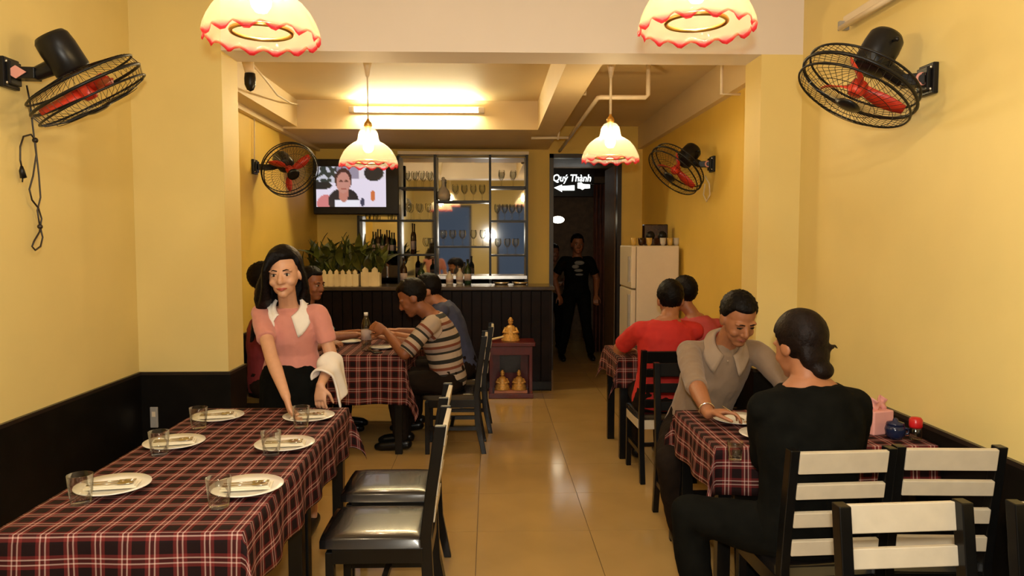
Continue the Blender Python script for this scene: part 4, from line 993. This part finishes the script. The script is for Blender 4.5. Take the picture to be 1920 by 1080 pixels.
    me.transform(Matrix.Translation(-root.location)); so = link('shirt', me, shirt, root)
    # --- lower clothes
    if skirt:
        z = V((0, 0, 1)); mb = MB(); pz = pel
        mb.loft([(pz + z * .115 * s, rt * .150 * s, fwd * .122 * s), (pz + z * .02, rt * .185 * s, fwd * .145 * s), (pz - z * .12, rt * .19 * s, fwd * .15 * s), (pz - z * .42, rt * .18 * s, fwd * .15 * s)], 28)
        me = remesh(mb, .012, 2); me.transform(Matrix.Translation(-root.location)); link('skirt', me, leg, root)
    else:
        mb = MB(); mb.loft(tors(.012)[0:4], 24)
        for k in (1, -1): limb(mb, [H[k], H[k] + (K[k] - H[k]) * .5, K[k], K[k] + (A[k] - K[k]) * .4, A[k] + V((0, 0, .03))], [.102 * s, .088 * s, .070 * s, .068 * s, .056 * s])
        me = remesh(mb, .011, 3); wrinkle(me, .005, 11, 3); me.transform(Matrix.Translation(-root.location)); link('trousers' , me, leg, root)
    for k in (1, -1):
        ff = V(feet[0 if k == 1 else 1]).normalized() if feet else fwd; ft = A[k] + V((0, 0, -.045)); mb = MB()
        limb(mb, [ft - ff * .045 + V((0, 0, .01)), ft + ff * .05, ft + ff * .15 - V((0, 0, .008)), ft + ff * .18 - V((0, 0, .012))], [.041, .043, .039, .028])
        me = remesh(mb, .009, 2); me.transform(Matrix.Translation(-root.location)); link('shoe', me, shoe, root)
    # --- collar
    if collar:
        mb = MB(); n = 28; a0_ = math.radians(a0); cu_ = neck - up * .018 * s; nn = (nb - neck).normalized(); fs_ = (sf - nn * sf.dot(nn)).normalized(); ss_ = fs_.cross(nn)
        NR = 7
        for i in range(n + 1):
            th = a0_ + (2 * PI - 2 * a0_) * i / n; fr = min(1, min(i, n - i) / 8); d = fs_ * math.cos(th) + ss_ * math.sin(th); pt = 1 - fr
            p0 = cu_ + d * (.066 * s) + nn * (.040 - .03 * pt) * s + fs_ * (.012 * pt * s); p1 = cu_ + d * (.078 * s) + nn * (.046 - .03 * pt) * s + fs_ * (.016 * pt * s)
            p2 = cu_ + d * ((.106 + .020 * pt) * s) + nn * (.0 - cd * pt) * s + fs_ * (.040 * pt * s) + ss_ * (.022 * pt * s * (1 if math.sin(th) > 0 else -1))
            mb.v.append(p0)
            for q in range(NR):
                p = p1 + (p2 - p1) * (q / (NR - 1)); lc, nm, ix, ds = bvh.find_nearest(p)
                if nm is not None and (p - lc).dot(nm) < .007 and q > 0: p = lc + nm * .007
                mb.v.append(p)
        for i in range(n):
            for q in range(NR): k = (NR + 1) * i + q; mb.f.append((k, k + 1, k + NR + 2, k + NR + 1))
        o = mb.build('collar', collar, root, True, world=True); o.modifiers.new('t', 'SOLIDIFY').thickness = .004
    # --- hair and face
    if hairfn: hairfn(root, hd, hr, look, hu, hs, neck, sf, sr)
    else: hair_cap(hd, hr, look, hu, hs, hl).build('hair', hair, root, True, world=True)
    if face: face_parts(root, hd, hr, look, hu, hs, lip, hair, closed)
    return dict(root=root, S=S, E=E, W=W, hd=hd, hr=hr, hu=hu, look=look, neck=neck, sf=sf, sr=sr, up=up, mid=mid, pel=pel)
def torso_button_line(pr, n, m, t0=.9, t1=.25, off=.125):
    for i in range(n):
        t = t0 + (t1 - t0) * i / max(1, n - 1); c = bez(pr['pel'], pr['mid'], pr['neck'], t); MB().ell(c + pr['sf'] * off, V((.006, 0, 0)), V((0, .003, 0)), V((0, 0, .006)), 8, 6).build('button', m, pr['root'], True, world=True)

# waitress
def waitress_hair(root, c, r, f, u, s, neck, sf, sr):
    P = lambda x, y, z: c + (r * x + f * y + u * z) * s
    cap = hair_cap(c, r, f, u, s, .092, -.09, 1.13, -.02, .002)
    mb = MB()
    # long fall down the back
    mb.loft([(P(0, -.05, .08), r * .07, f * .05), (P(.0, -.085, -.02), r * .10, f * .045), (P(.01, -.10, -.14), r * .115, f * .042), (P(.03, -.12, -.27), r * .11, f * .035), (P(.05, -.12, -.36), r * .06, f * .02)], 18)
    # sweep from the parting over her right temple and past the shoulder (left in the picture)
    mb.loft([(P(-.02, .035, .100), r * .03, u * .018), (P(.034, .076, .082), r * .034, u * .030), (P(.070, .060, .030), r * .020, f * .042), (P(.086, .025, -.06), r * .022, f * .045), (P(.105, -.025, -.125), r * .032, f * .045), (P(.140, -.09, -.18), r * .035, f * .04), (P(.185, -.12, -.25), r * .024, f * .03), (P(.215, -.12, -.34), r * .010, f * .014)], 14)
    mb.loft([(P(.085, -.04, .03), r * .02, f * .05), (P(.115, -.05, -.05), r * .036, f * .05), (P(.130, -.06, -.12), r * .042, f * .045), (P(.135, -.08, -.19), r * .03, f * .035)], 12)
    # other side, tucked behind the ear
    mb.loft([(P(-.03, .035, .100), r * .03, u * .014), (P(-.068, .035, .065), r * .014, u * .03), (P(-.083, -.015, .0), r * .012, f * .035), (P(-.086, -.045, -.08), r * .018, f * .035), (P(-.06, -.075, -.13), r * .02, f * .025)], 14)
    mb.add(cap.v, cap.f); me = remesh(mb, .006, 3); me.transform(Matrix.Translation(-root.location)); link('hair', me, 'hair', root)
wg_ = atz(565, 801, TZ)
WP = person('waitress in a pink shirt with white collar and dark skirt leaning over the laid table', (-1.07, 4.05, .845), at(541, 574, 3.98), (-.02, -1, 0), at(533, 513, 3.90), (.06, -1, -.06),
            at(537, 745, 3.52), at(601, 722, 3.78), [(-1.15, 4.03, .45), (-.99, 4.03, .45)], [(-1.15, 4.08, .085), (-.99, 4.08, .085)], s=.95, sex='f', skin='skin_l', shirt='pinkshirt', sleeve=.62, leg='blackcloth', vox=.0048,
            poleR=(-.9, .5, -.3), poleL=(.3, .9, -.5), roll=.06, sw=.165, hk=1.12, a0=30, cd=.068, sh_drop=.035, face=True, lip='lip', hairfn=waitress_hair, skirt=True, collar='whitecloth', handR=(V((.30, -.35, -.75)), V((.75, .1, -.1))), handL=((.02, -.25, -1), (.3, .9, 0)), curlR=.42, curlL=.35)
# towel over her left forearm
E_, W_ = WP['E'][-1], WP['W'][-1]; t = thing('towel', 'white towel folded over the waitress forearm', 'towel', (E_ + W_) / 2)
mb = MB(); N = 22; ax = (W_ - E_).normalized(); sd = V((1, 0, 0)); sd = (sd - ax * sd.dot(ax)).normalized(); fr_ = ax.cross(sd)
if fr_.y > 0: fr_ = -fr_
m0 = E_ + (W_ - E_) * .55
nc = V((-.15, -1, .25)); nc = (nc - ax * nc.dot(ax)).normalized(); sd = V((1, 0, 0)); sd = (sd - ax * sd.dot(ax)).normalized()
for j in range(N + 1):
    v_ = j / N
    for i in range(N + 1):
        u = i / N; c = E_ + (W_ - E_) * (-.02 + .80 * u); R_ = .058 + .006 * math.sin(u * 7)
        if v_ < .6: a_ = -1.75 + v_ / .6 * 3.0; hg = 0
        else: a_ = 1.25; hg = (v_ - .6) / .4
        p = c + nc * (R_ * math.cos(a_)) + sd * (R_ * math.sin(a_)) + V((.030 * hg, .02 * hg, -.17 * hg)) + V((.006 * math.sin(u * 11 + v_ * 4), .007 * math.sin(v_ * 13 + u * 5), 0))
        mb.v.append(p)
for j in range(N):
    for i in range(N): a_ = j * (N + 1) + i; mb.f.append((a_, a_ + 1, a_ + N + 2, a_ + N + 1))
o = mb.build('cloth', 'whitecloth', t, True, world=True); o.modifiers.new('t', 'SOLIDIFY').thickness = .012; ss = o.modifiers.new('s', 'SUBSURF'); ss.levels = 1; ss.render_levels = 1

# man in grey at the right table
GN = at(1362, 642, 3.98)
GP = person('man in a grey shirt with rolled sleeves eating and looking down', (1.17, 4.16, .53), GN, (.02, -1, 0), at(1384, 597, 3.86), (.16, -.86, -.50),
            atz(1328, 775, .815), at(1452, 742, 3.62), [(.90, 3.66, .50), (1.36, 3.72, .53)], [(.99, 3.80, .085), (1.36, 3.72, .085)], s=1.04, skin='skin_m', shirt='greyshirt', sleeve=1.18, leg='trouser', vox=.0052,
            poleR=(-.8, .5, -.5), poleL=(.8, .3, -.4), sw=.185, face=True, closed=True, collar='greyshirt2', handR=((.85, -.35, .16), (.1, -.25, -1)), handL=((-.5, -.6, .1), (0, 0, -1)), curlR=.5, hl=.086, belly=1.1, cd=.048)
torso_button_line(GP, 4, 'greyshirt2', .82, .35, .128)
wv = GP['W'][1]; ev = GP['E'][1]; d = (wv - ev).normalized(); x, y, z = basis(d)
tag(MB().ring(wv - d * .035, x * .034, y * .034, .004, 28, 6).build('bracelet', 'chrome', None, True, loc=wv - d * .035), 'silver bangle on the wrist of the man in grey', 'bracelet')
hw = wv + V((.085, -.03, .01)); t = thing('spoon', 'steel spoon held by the man in grey', 'spoon', hw)
MB().tube([hw + V((-.03, .0, .03)), hw + V((.05, -.06, -.02))], .003, 6).ell(hw + V((.065, -.075, -.027)), V((.02, -.012, 0)), V((.008, .012, 0)), V((0, 0, .004)), 10, 6).build('handle_and_bowl', 'steel', t, True, world=True)

# person in black, back view
def bun_hair(root, c, r, f, u, s, neck, sf, sr):
    cap = hair_cap(c, r, f, u, s, .06, -.10, 1.10, -.035, .002); mb = MB(); mb.add(cap.v, cap.f)
    P = lambda x, y, z: c + (r * x + f * y + u * z) * s
    mb.ell(P(0, -.065, -.03), r * .068, f * .042, u * .08); mb.ell(P(.012, -.080, -.098), r * .046, f * .036, u * .036)
    mb.tube([P(.05, -.09, -.02), P(.085, -.085, -.015), P(.105, -.08, -.035)], [.012, .007, .002], 6)
    me = remesh(mb, .007, 3); me.transform(Matrix.Translation(-root.location)); link('hair', me, 'hair_b', root)
BP = person('person in a black long-sleeved top seen from behind, hair in a low knot', (1.19, 2.72, .52), at(1517, 708, 2.70), (-.30, 1, 0), at(1499, 648, 2.76), (-.35, .95, -.25),
            (1.34, 3.08, .82), (1.17, 3.05, .82), [(1.13, 3.14, .54), (.78, 2.86, .53)], [(1.12, 3.12, .085), (.84, 2.86, .085)], s=1.03, sex='m', skin='skin_m', shirt='blackcloth', sleeve=1.85, leg='blackcloth',
            sh_fwd=(-.12, 1, 0), sw=.178, wide=1.18, hk=1.0, hairfn=bun_hair, hair='hair_b', belly=1.15, sh_drop=.095, poleR=(.35, -.3, -1), poleL=(-.12, -.3, -1))
# man in red and the person in rose
person('man in a red shirt seen from behind at the far right table', (1.17, 5.03, .52), at(1253, 594, 5.0), (0, 1, 0), at(1257, 563, 5.06), (.12, .95, -.25), (1.24, 5.48, .80), (1.02, 5.44, .80),
       [(1.27, 5.44, .52), (1.08, 5.44, .52)], [(1.27, 5.42, .085), (1.08, 5.42, .085)], s=1.02, skin='skin_m', shirt='redshirt', sleeve=.8, sw=.19, wide=1.1, sh_drop=.085, poleL=(-1, -.2, -.5), poleR=(1, -.2, -.5))
person('person in rose pink sitting by the wall beyond the man in red', (1.57, 5.22, .52), (1.47, 5.32, 1.07), (-.2, 1, 0), at(1283, 552, 5.36), (-.3, .9, -.2), (1.60, 5.62, .80), (1.42, 5.62, .80),
       [(1.64, 5.60, .52), (1.48, 5.60, .52)], [(1.64, 5.58, .085), (1.48, 5.58, .085)], s=.95, sex='f', skin='skin_m', shirt='rosepink', sleeve=.8, sh_drop=.08)
# striped man, navy man, man in teal, hidden person
SP = person('man in a striped shirt hunched over the table before the bar', (-.32, 5.74, .53), at(806, 588, 5.73), (-1, 0, 0), at(773, 558, 5.70), (-.85, -.05, -.5), (-.82, 5.98, .82), at(724, 622, 5.58),
            [(-.72, 5.86, .53), (-.72, 5.66, .53)], [(-.68, 5.86, .085), (-.68, 5.66, .085)], s=1.06, skin='skin_d', shirt='striped', sleeve=.95, band=True, sw=.19, poleL=(-.1, -.7, -1), handL=((-.8, .2, .35), (0, 1, -.3)), vox=.0075, belly=1.12)
person('man in navy blue behind the striped man', (-.24, 6.34, .53), at(822, 566, 6.34), (-1, 0, 0), at(803, 545, 6.34), (-.85, .1, -.4), (-.80, 6.5, .82), (-.78, 6.22, .82),
       [(-.66, 6.44, .53), (-.66, 6.24, .53)], [(-.64, 6.44, .085), (-.64, 6.24, .085)], s=1.06, skin='skin_m', shirt='blueshirt', sleeve=.9, sw=.19)
person('man in a teal shirt facing right behind the waitress', (-1.66, 6.34, .53), at(572, 578, 6.32), (1, -.05, 0), at(585, 532, 6.32), (.85, -.45, -.15), at(668, 628, 6.12), (-1.14, 6.5, .81),
       [(-1.24, 6.24, .53), (-1.24, 6.44, .53)], [(-1.26, 6.24, .085), (-1.26, 6.44, .085)], s=1.05, skin='skin_d', shirt='tealshirt', sleeve=.85, sw=.195, face=True, poleR=(-.1, -.6, -1), vox=.0075)
person('person in maroon almost hidden behind the waitress', (-1.68, 5.66, .53), (-1.67, 5.66, 1.06), (1, 0, 0), at(496, 527, 5.66), (1, .1, -.1), (-1.28, 5.62, .81), (-1.28, 5.8, .81),
       [(-1.28, 5.56, .53), (-1.28, 5.76, .53)], [(-1.3, 5.56, .085), (-1.3, 5.76, .085)], s=1.05, skin='skin_d', shirt='maroonshirt', sleeve=.85)
# two in the passage
PB = V((1.17, 10.0, 0))
pm_ = person('man in a black printed T-shirt walking through the dark passage', PB + V((0, 0, .90)), PB + V((0, -.03, 1.40)), (.05, -1, 0), PB + V((.0, -.06, 1.56)), (.1, -1, -.1), PB + V((-.24, -.05, .88)), PB + V((.25, -.1, .88)),
       [PB + V((-.14, -.06, .48)), PB + V((.13, -.02, .48))], [PB + V((-.2, -.02, .085)), PB + V((.2, .02, .085))], s=1.0, skin='skin_d', shirt='blackcloth', sleeve=.7, leg='blackcloth', face=True)
c = bez(pm_['pel'], pm_['mid'], pm_['neck'], .66) + V((0, -.136, 0))
mb = MB()
for (dx, dz, a_, b_) in ((.02, .08, .07, .03), (-.03, .03, .05, .028), (.01, -.02, .06, .02), (.02, -.075, .055, .016)): mb.ell(c + V((dx, 0, dz)), V((a_, 0, 0)), V((0, .012, 0)), V((0, 0, b_)), 12, 6)
mb.build('shirt_print', 'greyprint', pm_['root'], True, world=True)
PB = V((.93, 10.9, 0))
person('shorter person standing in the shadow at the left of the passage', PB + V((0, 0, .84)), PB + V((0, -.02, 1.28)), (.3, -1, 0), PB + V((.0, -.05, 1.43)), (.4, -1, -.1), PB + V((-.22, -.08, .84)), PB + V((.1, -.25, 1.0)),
       [PB + V((-.09, -.02, .46)), PB + V((.09, -.02, .46))], [PB + V((-.09, .02, .085)), PB + V((.09, .02, .085))], s=.93, skin='skin_d', shirt='corr', sleeve=.7, leg='blackcloth')
